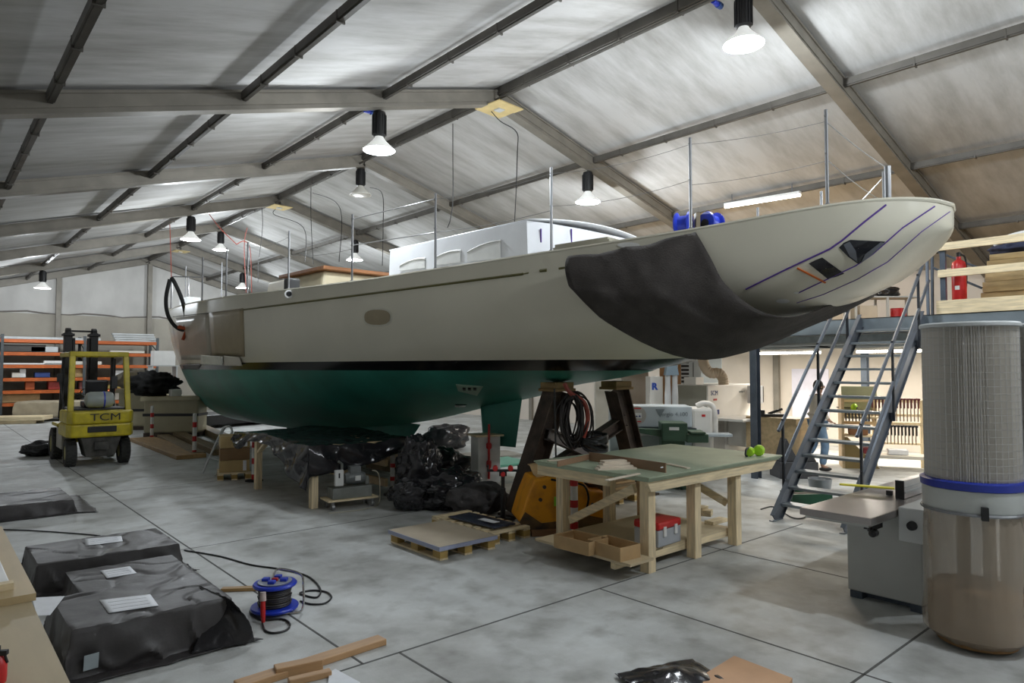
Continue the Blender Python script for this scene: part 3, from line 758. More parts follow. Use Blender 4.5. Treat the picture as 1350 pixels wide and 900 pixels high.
def blob(name, c, r, m, label, cat, seed=0, amp=.25, fr=2.2, group=None, sub=4):
    bm=bmesh.new(); bmesh.ops.create_icosphere(bm,subdivisions=sub,radius=1)
    for v in bm.verts:
        d=v.co.normalized(); k=1+amp*noise.noise(d*fr+Vector((seed,seed*2,0)))+amp*.5*(1-abs(noise.noise(d*fr*2.3+Vector((0,seed,3))))*2.5)*.6+amp*.12*noise.noise(d*fr*6+Vector((seed,0,0)))
        v.co=Vector((d.x*r[0]*k,d.y*r[1]*k,max(-r[2]*.92,d.z*r[2]*k)))
    me=bpy.data.meshes.new(name); bm.to_mesh(me); bm.free(); me.materials.append(m)
    for p in me.polygons: p.use_smooth=True
    o=bpy.data.objects.new(name,me); COL.objects.link(o); o.location=(c[0],c[1],r[2]*.92+c[2]); return tag(o,label,cat,group)
# ---------------- forklift
yel=mat('forklift_yellow',(.62,.50,.012),.4,var=.2,sc=5,c2=(.42,.33,.01)); grime=mat('grimy_metal',(.10,.095,.085),.6,.3,var=.5,sc=6,bump=.2)
fc=G(124,612); FK=thing('forklift','yellow forklift truck seen from behind in front of the racking','forklift',(fc.x+.05,fc.y-.05,0),math.radians(0)); FK.scale=(.86,1,1)
b=MB(); b.prism([(-.70,-.22,.60),(-.62,-.42,.60),(.62,-.42,.60),(.70,-.22,.60),(.70,.75,.60),(-.70,.75,.60)],(0,0,.27))
b.prism([(-.69,-.24,.87),(-.60,-.455,.87),(.60,-.455,.87),(.69,-.24,.87),(.69,.72,.87),(-.69,.72,.87)],(0,0,.26)); b.build('counterweight',yel,FK,bev=.04)
MB().box(-.30,.30,-.435,-.40,.70,.82).build('tow_slot',black,FK,bev=.01)
t=text('TCM',.20,mat('forklift_letters',(.02,.02,.015),.5),FK,(0.05,-.506,.925),frame((1,0,0),(0,0,1)),'maker_lettering',.004,1.55,.0)
t.location=(0.06,-.46,1.0)
b=MB(); b.prism([(-.42,-.36,.60),(.42,-.36,.60),(.30,-.3,.2),(-.30,-.3,.2)],(0,.5,0)); b.bx((0,-.38,.42),(.3,.08,.16)); b.build('axle_guard',grime,FK,bev=.015)
tyre=mat('forklift_tyre',(.045,.045,.042),.85,bump=.2)
def wheel(x,y,r,w,par,name='wheel'):
    b=MB(); pr=[(r*.55,-w/2),(r*.9,-w/2),(r,-w*.36),(r,w*.36),(r*.9,w/2),(r*.55,w/2)]
    b.lathe(pr,c=(x,y,r),n=26,axis=(1,0,0),cap=False)
    for k in range(22):
        a=2*PI*k/22; 
        for s in (-1,1): b.bx((x+s*w*.24,y+r*math.cos(a+s*.07),r+r*math.sin(a+s*.07)),(w*.42,.03,.022),Matrix.Rotation(a+s*.07+PI/2,3,'X'))
    o=b.build(name,tyre,par,smooth=True); MB().lathe([(.01,-w*.4),(r*.56,-w*.45),(r*.56,w*.45),(.01,w*.4)],c=(x,y,r),n=18,axis=(1,0,0)).build('hub',mat('wheel_hub',(.35,.32,.12),.6,var=.4),o,smooth=True)
for x in (-.56,.56): wheel(x,.05,.275,.22,FK)
for x in (-.60,.60): wheel(x,1.65,.34,.24,FK)
MB().box(-.48,.48,.7,1.95,.42,1.0).box(-.66,.66,1.2,2.0,.72,.80).build('chassis',yel,FK,bev=.03)
for sx in (-1,1): MB().box(sx*.555-.105,sx*.555+.105,.55,1.25,.30,.72).build('side_step',mat('pale_step',(.45,.42,.36),.5,var=.3),FK,bev=.02)
MB().box(-.55,.55,-.1,1.0,1.125,1.17).build('hood_deck',black,FK,bev=.01)
# gas tank
g=MB().lathe([(.01,-.31),(.08,-.305),(.14,-.27),(.165,-.2),(.165,.2),(.14,.27),(.08,.305),(.01,.31)],c=(.0,-.08,1.345),n=24,axis=(1,0,0)).build('gas_tank',mat('tank_grey',(.40,.44,.42),.4),FK,smooth=True)
MB().lathe([(.168,-.015),(.172,-.015),(.172,.015),(.168,.015)],c=(.08,-.08,1.345),n=24,axis=(1,0,0)).build('strap',blue,g)
# seat, wheel, guard
MB().box(-.25,.25,.3,.8,1.17,1.3).bx((0,.3,1.5),(.48,.1,.5),Matrix.Rotation(.15,3,'X')).build('seat',black,FK,bev=.03)
MB().tube([(0,1.0+.0,1.0),(0,1.25,1.45)],.025,8).tube([(.17*math.cos(2*PI*k/18),1.22+.14*math.sin(2*PI*k/18),1.47+.1*math.sin(2*PI*k/18)*-1) for k in range(18)],.014,6,close=True).build('steering_wheel',black,FK)
for sx in (-1,1):
    MB().bar((sx*.60,-.12,1.12),(sx*.56,.0,2.28),.10,.12).build('guard_leg',yel,FK,bev=.012)
    MB().bar((sx*.57,1.45,.9),(sx*.54,1.25,2.28),.05,.07).build('front_post',black,FK,bev=.01)
b=MB(); b.box(-.62,.62,-.06,.05,2.24,2.34); b.box(-.62,.62,1.2,1.3,2.24,2.32)
for sx in (-1,1): b.box(sx*.59-.04,sx*.59+.04,0,1.25,2.24,2.33)
b.build('overhead_guard',yel,FK,bev=.015)
b=MB()
for k in range(6): b.box(-.45+.18*k-.015,-.45+.18*k+.015,.0,1.22,2.26,2.30)
b.build('guard_bars',black,FK)
MB().tube([(-.66,.3,1.15),(-.72,.6,1.75)],.02,6).bx((-.72,.62,1.8),(.1,.03,.18)).build('mirror',black,FK)
MB().tube([(.33,.05,1.2),(.33,.05,2.2)],.025,6).bx((.33,.03,1.7),(.12,.05,.26)).build('work_lamp',black,FK)
mastm=mat('mast_black',(.014,.013,.012),.5,.3)
b=MB()
for sx in (-1,1):
    b.box(sx*.30-.09,sx*.30+.09,2.15,2.38,.1,2.82); b.box(sx*.17-.03,sx*.17+.03,2.2,2.3,.2,2.7)
    b.lathe([(.01,-.06),(.13,-.06),(.13,.06),(.01,.06)],c=(sx*.30,2.26,2.80),n=14,axis=(1,0,0)); b.box(sx*.30-.13,sx*.30+.13,2.1,2.4,2.74,2.80)
b.box(-.36,.36,2.2,2.3,2.84,2.88); b.box(-.36,.36,2.2,2.3,1.3,1.4); b.build('mast',mastm,FK,bev=.01)
for sx in (-1,1): MB().box(sx*.3-.05,sx*.3+.05,2.4,3.4,.06,.10).box(sx*.3-.05,sx*.3+.05,2.38,2.43,.06,.6).build('fork',mastm,FK)
MB().box(-.5,.5,2.36,2.42,.3,.36).box(-.5,.5,2.36,2.42,.55,.61).build('carriage',mastm,FK)
sack=G(58,600); blob('plastic_sack',(sack.x,sack.y,0),(.42,.3,.17),filmm,'low dark plastic sack on the floor beside the forklift',"sack",3,.3,2)
# ---------------- orange pallet racking on the far wall
rackO=mat('rack_orange',(.50,.105,.012),.5,var=.2); rackU=mat('rack_upright',(.06,.07,.075),.5)
RK=thing('pallet_racking','long orange beamed pallet racking along the far gable wall','racking',(2.9,32.9,0))
levels=[.66,1.14,1.62,2.13,2.62,3.12]
ups=[7.75,5.05,2.35,-.35,-2.0]
for x in ups:
    b=MB()
    for y in (32.3,33.5): b.box(x-.05,x+.05,y-.04,y+.04,0,3.3)
    for k in range(5): b.bar((x,32.3,.3+.6*k),(x,33.5,.7+.6*k),.03,.03)
    b.build('upright',rackU,RK,world=True)
for z in levels:
    for a_,c_ in zip(ups[1:],ups): 
        MB().box(a_+.05,c_-.05,32.24,32.30,z-.13,z).box(a_+.05,c_-.05,33.5,33.56,z-.13,z).build('beam',rackO,RK,world=True)
    MB().box(-2.0,7.7,32.3,33.5,z-.03,z-.005).build('shelf_board',mat('shelf_board',(.25,.22,.18),.7),RK,world=True)
def item(name,x,z,w,h,d,m,label,cat='box',y=32.45,rot=0,group='goods stored on the orange racking'):
    o=MB().bx((0,0,0),(w,d,h)).build(name,m,bev=min(.02,h*.2)); o.location=(x,y+d/2,z+h/2+.001); o.rotation_euler=(0,0,rot); return tag(o,label,cat,group)
def rackx(px): return atY(px,500,32.4).x
gs=mat('grey_sheet',(.50,.52,.52),.5); wb=white
for i in range(4):
    a_,c_=rackx(150),rackx(205)
    o=MB().box(-(c_-a_)/2,(c_-a_)/2,-.12,.12,0,.075).build('metal_profile',gs,bev=.01); o.location=((a_+c_)/2+.05-.04*i,32.6+.0*i,3.125+.09*i); tag(o,['lowest','second','third','topmost'][i]+' long grey profile piled on top of the racking at its right end','profile','long profiles on top of the racking')
item('board_sheet',rackx(45),3.125,4.5,.10,.6,gs,'long pale sheet bundle on top of the racking, left part','sheet')
item('board_sheet',rackx(20),2.135,3.8,.06,.8,white,'white sheet on the third beam from the top, far left','sheet')
item('board_sheet',rackx(75),2.135,.9,.16,.8,white,'short white panel behind the forklift mast, third beam from the top','sheet')
item('board_sheet',rackx(110),2.135,1.3,.14,.8,cream,'cream panel seen through the forklift guard, third beam down','sheet')
item('dark_case',rackx(25),2.63,1.7,.28,.7,mat('dark_case',(.05,.045,.04),.6),'long dark case on the second beam at the far left','case')
item('grey_bin',rackx(58),2.63,.9,.22,.7,gs,'grey bin right of the dark case on the second beam','bin')
item('profile_bundle',rackx(168),2.63,1.3,.10,.6,cream,'pale profiles on a small pallet, second beam at the right end','bundle')
item('plastic_jug',rackx(30),1.63,.2,.34,.2,white,'white plastic jug on the fourth beam, left end','jug')
item('plastic_tub',rackx(21),1.63,.26,.2,.2,cream,'small pale tub left of the white jug','tub')
item('blue_crate',rackx(56),1.63,.5,.2,.4,mat('dull_blue',(.02,.05,.2),.5),'blue crate on the fourth beam, left of the forklift','crate')
item('cardboard_box',rackx(112),1.63,.7,.36,.5,card,'brown cardboard box seen through the forklift guard, fourth beam','box')
item('white_canister',rackx(158),1.63,.4,.28,.3,white,'white canister right of the forklift guard, fourth beam','canister')
item('red_case',rackx(78),1.145,.7,.34,.5,mat('dull_red',(.35,.03,.02),.5),'red case behind the left forklift post, fifth beam','case')
item('pink_sack',rackx(117),1.145,.6,.3,.4,mat('pink_sack',(.45,.17,.16),.7),'pink sack seen beside the forklift mast, fifth beam','sack')
item('yellow_parts',rackx(145),1.145,.9,.16,.5,mat('dull_yellow',(.5,.38,.1),.6),'yellow parts tray right of the forklift mast, fifth beam','tray')
item('orange_cone',rackx(40),1.145,.3,.34,.3,mat('cone_orange',(.5,.1,.02),.5),'orange cone on the fifth beam at the left','cone')
item('wrapped_bale',rackx(8),.67,2.2,.34,.9,card,'brown bale on the lowest beam at the far left','bale')
item('pale_crate',rackx(150),.67,.6,.35,.6,cream,'cream crate on the lowest beam right of the forklift','crate')
# low stack of boards and the beige covered heap left of the forklift
c=G(22,556); o=MB().box(-2.2,1.35,-.5,.5,.12,.26).box(-2.5,1.1,-.4,-.3,0,.12).box(-2.5,1.1,.3,.4,0,.12).build('board_stack',pineX,bev=.01); o.location=(c.x-.4,c.y-.6,0); o.rotation_euler=(0,0,-.45); tag(o,'low stack of pale planed boards on the floor at the far left','boards')
drape('dust_cover',4.3,31.1,1.5,.6,.75,(.3,.3,.6,.6),-.5,mat('beige_sheet',(.36,.31,.22),.8,bump=.3,bs=6),'beige dust sheet over a low heap left of the forklift','dust sheet',n=30,seed=4)
small=MB().bx((0,0,0),(.75,.5,.55)).build('supply_box',white,bev=.01); sp=atD(215,472,26); small.location=sp; tag(small,'white carton on a wall bracket by the yacht bow','box')
MB().box(-.5,.6,-.3,.3,-.31,-.275).box(-.45,-.4,-.3,.3,-sp.z,-.3).box(.4,.45,-.3,.3,-sp.z,-.3).build('bracket_shelf',gs,small)
# ---------------- two big wrapped crates, black heap on top
cratem=mat('crate_wrap',(.40,.36,.24),.45,var=.15,sc=2,bump=.15,bs=4)
def crate(px,D,w,h,d,rz,label,y0=576):
    p=atD(px,500,D); t=thing('wrapped_crate',label,'crate',(p.x,p.y,0),rz)
    MB().box(-w/2,w/2,0,d,.12,h).build('body',cratem,t,bev=.05)
    MB().box(-w/2-.012,w/2+.012,-.014,d+.01,.60,.68).build('strap',black,t)
    MB().box(-w/2,w/2,.02,d,0,.12).build('skid',brown,t)
    MB().box(-w/2-.05,w/2+.05,-.05,d+.05,h,h+.03).build('lid',ply,t,bev=.008)
    MB().grid([[(-w/2-.06,-.055,h+.03),(w/2+.06,-.055,h+.03)],[(-w/2-.06,-.07,h-.1),(w/2+.06,-.07,h-.06)]]).build('lid_film',cratem,t,solid=.01)
    return t,p
C1,cp=crate(226,19.8,1.55,1.14,.7,-YAW+.06,'right-hand large beige wrapped crate with a black strap')
C2,cp2=crate(182,22.0,1.2,1.30,1.5,-YAW+.1,'left-hand beige wrapped crate, partly behind the forklift')
hp_=atD(208,500,20.8); blob('black_heap',(hp_.x-.25,hp_.y-.55,1.18),(.62,.42,.36),mat('black_netting',(.008,.008,.008),.9,bump=.5),'spiky heap of black netting on top of the right-hand crate','netting',5,.45,3.5)
hq=atD(182,500,21.6); blob('brown_sack',(hq.x,hq.y,1.34),(.6,.5,.30),mat('brown_sacking',(.10,.08,.045),.8,bump=.4),'brown sacking piled on the left-hand crate','sack',8,.3,2)
wbx=atD(237,500,19.9); o=MB().bx((0,0,0),(.28,.3,.2)).build('small_carton',white,bev=.01); o.location=(wbx.x-.05,wbx.y+.25,1.175+.1); tag(o,'small white carton on the right-hand crate by the green hull','box')
# black bales behind the crates toward the hull
# ---------------- planks on the floor behind the posts
def plank(pa,pb_,w,h,m,label,z=0,grp=None,name='plank'):
    a_=Vector((pa[0],pa[1],0)); c_=Vector((pb_[0],pb_[1],0)); L=(c_-a_).length; mid=(a_+c_)/2
    o=MB().box(-L/2,L/2,-w/2,w/2,0,h).build(name,m,bev=.006); o.location=(mid.x,mid.y,z); o.rotation_euler=(0,0,math.atan2((c_-a_).y,(c_-a_).x)); return tag(o,label,'plank' if name=='plank' else name.split('_')[-1],grp)
tan=mat('tan_board',(.40,.24,.09),.5,var=.25,sc=2,st=(1.5,9,9)); tan2=mat('dull_board',(.24,.17,.085),.6,var=.3,sc=2,st=(1.5,9,9))
q=[G(176,582),G(240,607)]; plank((q[0].x+.25,q[0].y+.2),(q[1].x+.25,q[1].y+.2),.62,.09,tan,'wide tan board lying flat on the floor beside the forklift')
for i,(pa,pb_,l) in enumerate((((215,577),(262,602),'dull plank lying just behind the wide tan board'),((232,574),(290,600),'dull plank between the striped post and the step ladder'),((262,566),(318,592),'dull plank lying farthest back, near the bow keel'))):
    A,B=G(*pa),G(*pb_); plank((A.x,A.y),(B.x,B.y),.30,.10+.04*i,tan2,l)
dk=MB().box(-1.2,1.2,-.8,.8,.1,.45).box(-1.1,-.9,-.7,.7,0,.1).box(.9,1.1,-.7,.7,0,.1).build('dark_bale',black,bev=.04); p=G(290,566); dk.location=(p.x+.6,p.y+1.5,0); dk.rotation_euler=(0,0,.3); tag(dk,'low black wrapped bale on the floor under the bow','bale')
# ---------------- striped barrier posts
def post(x,y,h,label,r=.045,foot=True,i0=0):
    t=thing('barrier_post',label,'post',(x,y,0),0,'red and white barrier posts')
    b=MB(); n=6; 
    b.lathe([(r,0.02),(r,h),(r*.6,h+.02)],n=16); b.build('pole',white,t,smooth=True)
    for k in range(n):
        if (k+i0)%2: 
            MB().lathe([(r+.002,h*k/n+.02),(r+.002,h*(k+1)/n-.02)],n=16,cap=False).build('red_band',red,t,smooth=True)
    if foot: MB().lathe([(.01,0),(.15,0),(.15,.02),(.05,.035)],n=20).build('foot',rubber,t,smooth=True)
for p,h,l in (((200,580),.93,'striped post in front of the wrapped crate'),((256,601),.95,'striped post at the right corner of the wrapped crate'),((335,634),.86,'striped post at the far end of the film covered table'),((518,652),.62,'striped post at the near end of the film covered table'),((757,713),.74,'striped post beside the left leg of the workbench'),((978,600),.85,'striped post behind the right end of the workbench'),((808,600),.75,'striped post behind the yacht cradle')):
    g_=G(*p); post(g_.x,g_.y,h,l,i0=1 if p[0]!=757 else 0)
# ---------------- aluminium step ladder
a_,b_=G(266,622),G(306,628)
SLd=thing('step_ladder','small white tubular step frame standing near the carton stack','ladder',((a_.x+b_.x)/2,(a_.y+b_.y)/2,0))
D0_=12.9
tt=[atD(x,y,d) for x,y,d in ((267,624,12.9),(291,570,13.1),(297,563,13.15),(303,562,13.2),(306,568,13.2),(304,576,13.1),(284,627,12.6))]
tt[0].z=.02; tt[-1].z=.02
MB().tube(bez(tt,30),.02,8).build('frame',mat('pale_tube',(.55,.56,.55),.35,.3),SLd,smooth=True,world=True)
u1,u2=tt[0]+Vector((.25,.75,0)),tt[-1]+Vector((.25,.75,0))
MB().tube([u1,tt[2]],.018,6).tube([u2,tt[4]],.018,6).bar(tt[0].lerp(tt[2],.35),tt[-1].lerp(tt[4],.35),.14,.02).bar(tt[0].lerp(tt[2],.7),tt[-1].lerp(tt[4],.7),.14,.02).build('treads',gs,SLd,world=True)
# ---------------- pallet helper
def pallet(x0,x1,y0,y1,label,rz=0,h=.14,grp=None,along='x'):
    cx,cy=(x0+x1)/2,(y0+y1)/2; w,d=(x1-x0),(y1-y0)
    t=thing('wooden_pallet',label,'pallet',(cx,cy,0),rz,grp)
    for i in (-1,0,1):
        for j in (-1,0,1): MB().bx((i*(w/2-.05),j*(d/2-.07),.055),(.10,.14,.07)).build('block',mat('pallet_block',(.50,.33,.10),.7,var=.3),t,bev=.004)
    b=MB()
    for i in (-1,0,1): b.bx((i*(w/2-.05),0,.011),(.10,d,.02)); b.bx((i*(w/2-.05),0,.10),(.10,d,.02))
    b.build('stringer',pineY,t)
    n=max(3,int(d/.15))
    for k in range(n): MB().bx((0,-d/2+.05+(d-.1)*k/(n-1),.123),(w,.095,.022)).build('deck_board',pineX,t,bev=.002)
    return t
# carton stack on a pallet by the table end
cs=G(316,632); pallet(cs.x-.28,cs.x+.28,cs.y+.0,cs.y+.6,'pallet under the three tan cartons',-.3)
tanbox=mat('tan_carton',(.50,.36,.16),.6,var=.1)
for i in range(3):
    t=thing('tan_carton',['bottom','middle','top'][i]+' tan carton of the stack near the covered table','carton',(cs.x,cs.y+.3,.136+.215*i),-.3+.02*i,'tan cartons stacked on a pallet')
    MB().box(-.25,.25,-.26,.26,0,.21).build('box',[tanbox,mat('brown_carton',(.24,.14,.06),.6),tanbox][i],t,bev=.006)
    if i!=1: MB().box(.14,.20,-.265,-.26,.02,.20).build('label_strip',paper,t)
# ---------------- film covered table
tbx0,tbx1,tby0,tby1=4.27,5.72,9.2,12.1
FT=thing('trestle_table','rough timber table under the black film','table',((tbx0+tbx1)/2,(tby0+tby1)/2,0))
for x,y in ((tbx0,11.3),(tbx0+.02,tby0+.04),(tbx1,tby0+.05),(tbx1,11.3)):
    MB().box(x-.05,x+.05,y-.05,y+.05,0,.84).build('leg',pine,FT,world=True,bev=.004)
MB().box(tbx0-.06,tbx1+.06,tby0,tby1,.84,.88).build('top',ply,FT,world=True)
MB().bar((tbx0,11.25,.62),(tbx0,10.9,.82),.04,.08,up=(1,0,0)).build('brace',pine,FT,world=True)
MB().bar((tbx1-.2,tby0+.1,.52),(tbx0+.9,tby0+2.2,.62),.05,.1).bar((tbx1-.2,tby0+.1,.22),(tbx0+.9,tby0+2.4,.3),.05,.12).build('rail',ply,FT,world=True)
def tedge(x,y):
    # x,y local; near corner (-x,-y) hangs most; far side little
    k=.30
    if x<-.7: k=.25+.75*math.exp(-((y+1.35)/.8)**2)+.25*math.exp(-((y-1.2)/.25)**2)
    if y<-1.4: k=max(.35,1.05-.55*(x+.75)/1.5)
    if x<-.7 and y<-1.4: k=1.05
    return k
def ttop(x,y): return .05*noise.noise(Vector((x*1.4,y*1.1,4)))+.05*math.exp(-((y-.2)/.6)**2)
drape('black_film_cover',(tbx0+tbx1)/2,(tby0+tby1)/2,(tbx1-tbx0)/2+.10,(tby1-tby0)/2+.06,.905,(.55,.35,.42,.4),0,filmm,'glossy black film draped over the timber table beneath the hull','film cover',n=90,wr=.035,seed=2,edge=tedge,topf=ttop)
# ---------------- hydraulic pump on a small cart
PC=thing('hydraulic_pump','grey hydraulic pump unit on a wheeled board under the film covered table','pump',(4.72,8.98,0),-.14)
greym=mat('pump_grey',(.22,.23,.21),.5,var=.25); 
MB().box(-.36,.38,-.16,.22,.12,.145).build('cart_board',pineX,PC,bev=.003)
for x in (-.28,.3):
    for y in (-.1,.16): MB().lathe([(.01,-.02),(.045,-.02),(.045,.02),(.01,.02)],c=(x,y,.045),n=12,axis=(1,0,0)).box(x-.02,x+.02,y-.02,y+.02,.06,.12).build('castor',mat('castor',(.3,.3,.3),.4,.5),PC)
MB().box(-.28,.30,-.11,.17,.145,.30).build('oil_tank',greym,PC,bev=.01)
MB().lathe([(.01,-.16),(.07,-.15),(.09,-.10),(.09,.10),(.07,.15),(.01,.16)],c=(.08,.03,.41),n=18,axis=(1,0,0)).box(.0,.16,-.03,.09,.48,.58).build('motor',mat('motor_grey',(.16,.17,.17),.45),PC,smooth=False,bev=.004)
MB().box(.06,.14,-.075,-.06,.38,.45).build('rating_plate',white,PC)
MB().box(-.26,-.14,-.15,-.09,.34,.56).build('control_box',white,PC,bev=.006); MB().box(-.215,-.195,-.155,-.15,.45,.52).build('switch',black,PC)
MB().lathe([(.02,0),(.035,.02),(.035,.1),(.015,.13)],c=(.26,0,.30),n=12).tube([(-.1,.05,.3),(-.1,.05,.62),(-.16,.02,.66)],.02,6).build('filter',greym,PC)
MB().tube(bez([(.34,0,.5),(.42,-.02,.46),(.46,0,.3),(.4,-.1,.02),(.1,-.3,.008),(-.4,-.3,.008)],30),.008,6).build('hose',mat('pale_hose',(.45,.42,.33),.5),PC)
# ---------------- black bags
g1=G(548,640); blob('crumpled_film',(5.55,8.45,0),(.30,.34,.52),filmm,'tall crumpled glossy black film at the near end of the table','film',11,.30,2.6,sub=5)
p=G(545,676); blob('refuse_bag',(p.x+.15,p.y+.25,0),(.33,.30,.24),filmm,'round full black bag on the floor below the crumpled film','bag',2,.22,2.4,'black bags under the hull',5)
p=G(612,672); blob('refuse_bag',(p.x,p.y+.35,0),(.50,.42,.27),filmm,'wide slumped black bag left of the red topped roller stand','bag',7,.32,2.2,'black bags under the hull',5)
p=G(590,650); blob('refuse_bag',(p.x+.2,p.y+.5,0),(.5,.42,.33),filmm,'black bag behind the other two, closest to the keel','bag',9,.34,2.3,'black bags under the hull',5)
p=G(650,680); blob('grey_blanket',(p.x,p.y+.35,0),(.42,.36,.20),mat('grey_blanket',(.06,.055,.055),.9,bump=.4),'dark grey blanket bundled beside the orange machine','blanket',4,.3,2.5)
gp=G(600,618); o=MB().prism([(-1.1,-.3,0),(1.3,-.5,0),(1.5,.5,0),(-.9,.4,0)],(0,0,.05)).build('green_sheet',mat('pale_green_sheet',(.12,.36,.27),.4),bev=.01); o.location=(gp.x+.3,gp.y,.0); tag(o,'pale green panel lying on the floor behind the black bags','panel')
fm=G(600,600); blob('black_bundle',(fm.x+.4,fm.y+.9,0),(.6,.35,.33),filmm,'black bundle left of the white box prop','bundle',13,.3,2)
# planks under hull
A,B=G(560,607),G(690,600); plank((A.x,A.y),(B.x,B.y+.3),.9,.05,mat('grey_plank',(.36,.33,.28),.6,var=.3,sc=2),'grey board lying under the hull in front of the prop',0)
# ---------------- two pallets in front
P1=pallet(4.12,4.86,5.86,6.84,'nearest pallet, carrying a thin beige sheet',0); P1b=MB().box(-.385,.385,-.51,.51,0,.012).build('beige_sheet',[mat('beige_board',(.52,.44,.33),.5,var=.1)],bev=.002); P1b.location=(4.49,6.35,.1355); tag(P1b,'thin beige sheet lying on the nearest pallet','sheet')
MB().box(-.39,.39,-.512,-.50,-.03,.012).box(-.395,-.385,-.51,.51,-.03,.012).build('blue_lip',mat('film_edge',(.35,.38,.52),.3),P1b)
P2=pallet(4.93,5.50,5.98,7.2,'farther pallet, carrying folded dark film',0)
o=MB().grid([[(x,y,.02+.012*abs(noise.noise(Vector((x*9,y*5,0))))) for y in [ -.42+.84*j/20 for j in range(21)]] for x in [-.2+.34*i/10 for i in range(11)]]).build('folded_film',mat('navy_film',(.03,.035,.06),.3,bump=.2),smooth=True,solid=.02); o.location=(5.2,6.5,.137); o.rotation_euler=(0,0,.05); tag(o,'folded dark navy film lying on the farther pallet','film')
l_=MB().box(-.10,.0,-.30,-.02,.045,.05).build('paper_label',paper,o)
# ---------------- red roller stand
RS=thing('roller_stand','black roller stand with red ends between bags and orange machine','stand',(5.84,6.88,0),-YAW)
MB().lathe([(.01,0),(.16,0),(.16,.015),(.03,.03)],n=20).lathe([(.035,.02),(.035,.42)],n=12).lathe([(.025,.4),(.025,.64)],n=12).build('column',black,RS)
MB().box(-.21,.21,-.05,.05,.64,.66).box(-.21,-.19,-.05,.05,.66,.72).box(.19,.21,-.05,.05,.66,.72).box(-.05,.05,-.04,.04,.58,.64).build('head',black,RS)
for x in (-.1,.1): MB().lathe([(.01,-.05),(.035,-.05),(.035,.05),(.01,.05)],c=(x,-.03,.685),n=14,axis=(0,1,0)).build('roller',red,RS)
MB().lathe([(.01,-.02),(.03,-.02),(.03,.02),(.01,.02)],c=(0,-.06,.61),n=12,axis=(0,1,0)).build('knob',red,RS)
# ---------------- orange machine
orm=mat('worn_orange',(.80,.34,.012),.45,var=.6,sc=3,c2=(.48,.19,.02),ramp=(.3,.48),bump=.1)
orw=mat('charred_orange',(.20,.11,.035),.7,var=.8,sc=4,c2=(.03,.022,.015),ramp=(.35,.65))
OM=thing('orange_container','worn orange steel tub with a green label under the yacht cradle','container',(6.06,6.0,0),math.radians(-31))
prof=[(-.50,.06),(-.58,.16),(-.50,.42),(-.40,.66),(.12,.70),(.22,.60),(.30,.50),(.50,.48),(.50,.06)]
MB().prism([(x,-.22,z) for x,z in prof],(0,.62,0)).build('tub',orm,OM,bev=.025)
MB().prism([(x*1.0+(0 if x>-.3 else -.015),-.235,min(z,.30)) for x,z in [(-.49,.06),(-.57,.16),(-.5,.28),(-.3,.14),(-.05,.16),(.15,.24),(.49,.16),(.49,.06)]],(0,.02,0)).build('worn_patch',orw,OM)
MB().box(-.16,.06,-.236,-.222,.34,.45).build('green_label',mat('lime_label',(.30,.72,.05),.5),OM)
for x,z in ((-.28,.57),(-.33,.42),(.32,.34),(-.05,.26)): MB().lathe([(.001,-.012),(.022,-.012),(.022,.012),(.001,.012)],c=(x,-.23,z),n=12,axis=(0,1,0)).build('bolt',brown,OM)
MB().tube(bez([(-.2,-.24,.66),(.0,-.25,.62),(.2,-.25,.58),(.26,-.26,.44),(.24,-.25,.3)],20),.013,6).build('hose',rubber,OM)
MB().box(-.45,.50,-.3,-.22,0,.07).box(-.45,.5,.3,.4,0,.07).build('skid',mat('skid_wood',(.28,.14,.06),.7,var=.3),OM,bev=.005)
MB().grid([[(x,y,.72+.05*math.sin(x*4)+.08*(y>.2)) for y in (-.1,.1,.3,.45)] for x in (-.35,-.1,.1,.3,.45)]).build('cardboard_flap',card,OM,solid=.008)
o=MB().bx((0,0,0),(.30,.42,.04)).build('orange_bracket',mat('bracket_orange',(.6,.2,.01),.5),OM,bev=.01); o.location=(.50,.25,.56)
MB().box(.38,.60,.1,.35,.0,.54).build('bracket_post',orw,OM)
# things seen between cradle and machines: white bucket, timber frame
p=G(705,640); bk=MB().lathe([(.01,0),(.14,0),(.165,.36),(.15,.38),(.15,.36),(.13,.02)],n=24).build('white_bucket',white,smooth=True); bk.location=(p.x+.55,p.y+.35,.30); tag(bk,'white plastic bucket behind the left cradle leg','bucket')
o=MB().box(-.3,.3,-.25,.25,0,.298).build('green_crate',mat('dark_green_crate',(.02,.07,.035),.5),bev=.01); o.location=(p.x+.55,p.y+.35,0); tag(o,'dark green crate under the white bucket','crate')
# ================================================================ WORKBENCH
bx0,bx1,by0,by1=5.26,7.84,4.05,5.66
WB=thing('workbench','large pine workbench with a pale green top in the middle of the floor','workbench',((bx0+bx1)/2,(by0+by1)/2,0))
edge=mat('board_edge',(.42,.50,.36),.6,var=.15)
for i,(z,ins) in enumerate(((.905,.03),(.922,.015),(.94,0))): MB().box(bx0+ins,bx1-ins,by0+ins,by1-ins,z,z+.0165).build('top_board',mdfg if i==2 else edge,WB,world=True,bev=.001)
MB().prism([(bx0+.10,by0+.05,.80),(bx0+.04,by0+.05,.904),(bx1-.03,by0+.05,.904),(bx1-.16,by0+.05,.80)],(0,.045,0)).build('apron',pineX,WB,world=True,bev=.002)
MB().box(bx0+.08,bx1-.08,by1-.12,by1-.075,.80,.904).build('apron',pineX,WB,world=True)
MB().box(bx0+.04,bx0+.085,by0+.55,by1-.02,.80,.904).build('apron',pineY,WB,world=True)
legs=[(G(860,755),0),(G(931,738),0),(G(991,722),0)]
lx=[p.x for p,_ in legs]
for x in lx: MB().box(x-.055,x+.055,by0+.11,by0+.22,0,.904).build('leg',pine,WB,world=True,bev=.003)
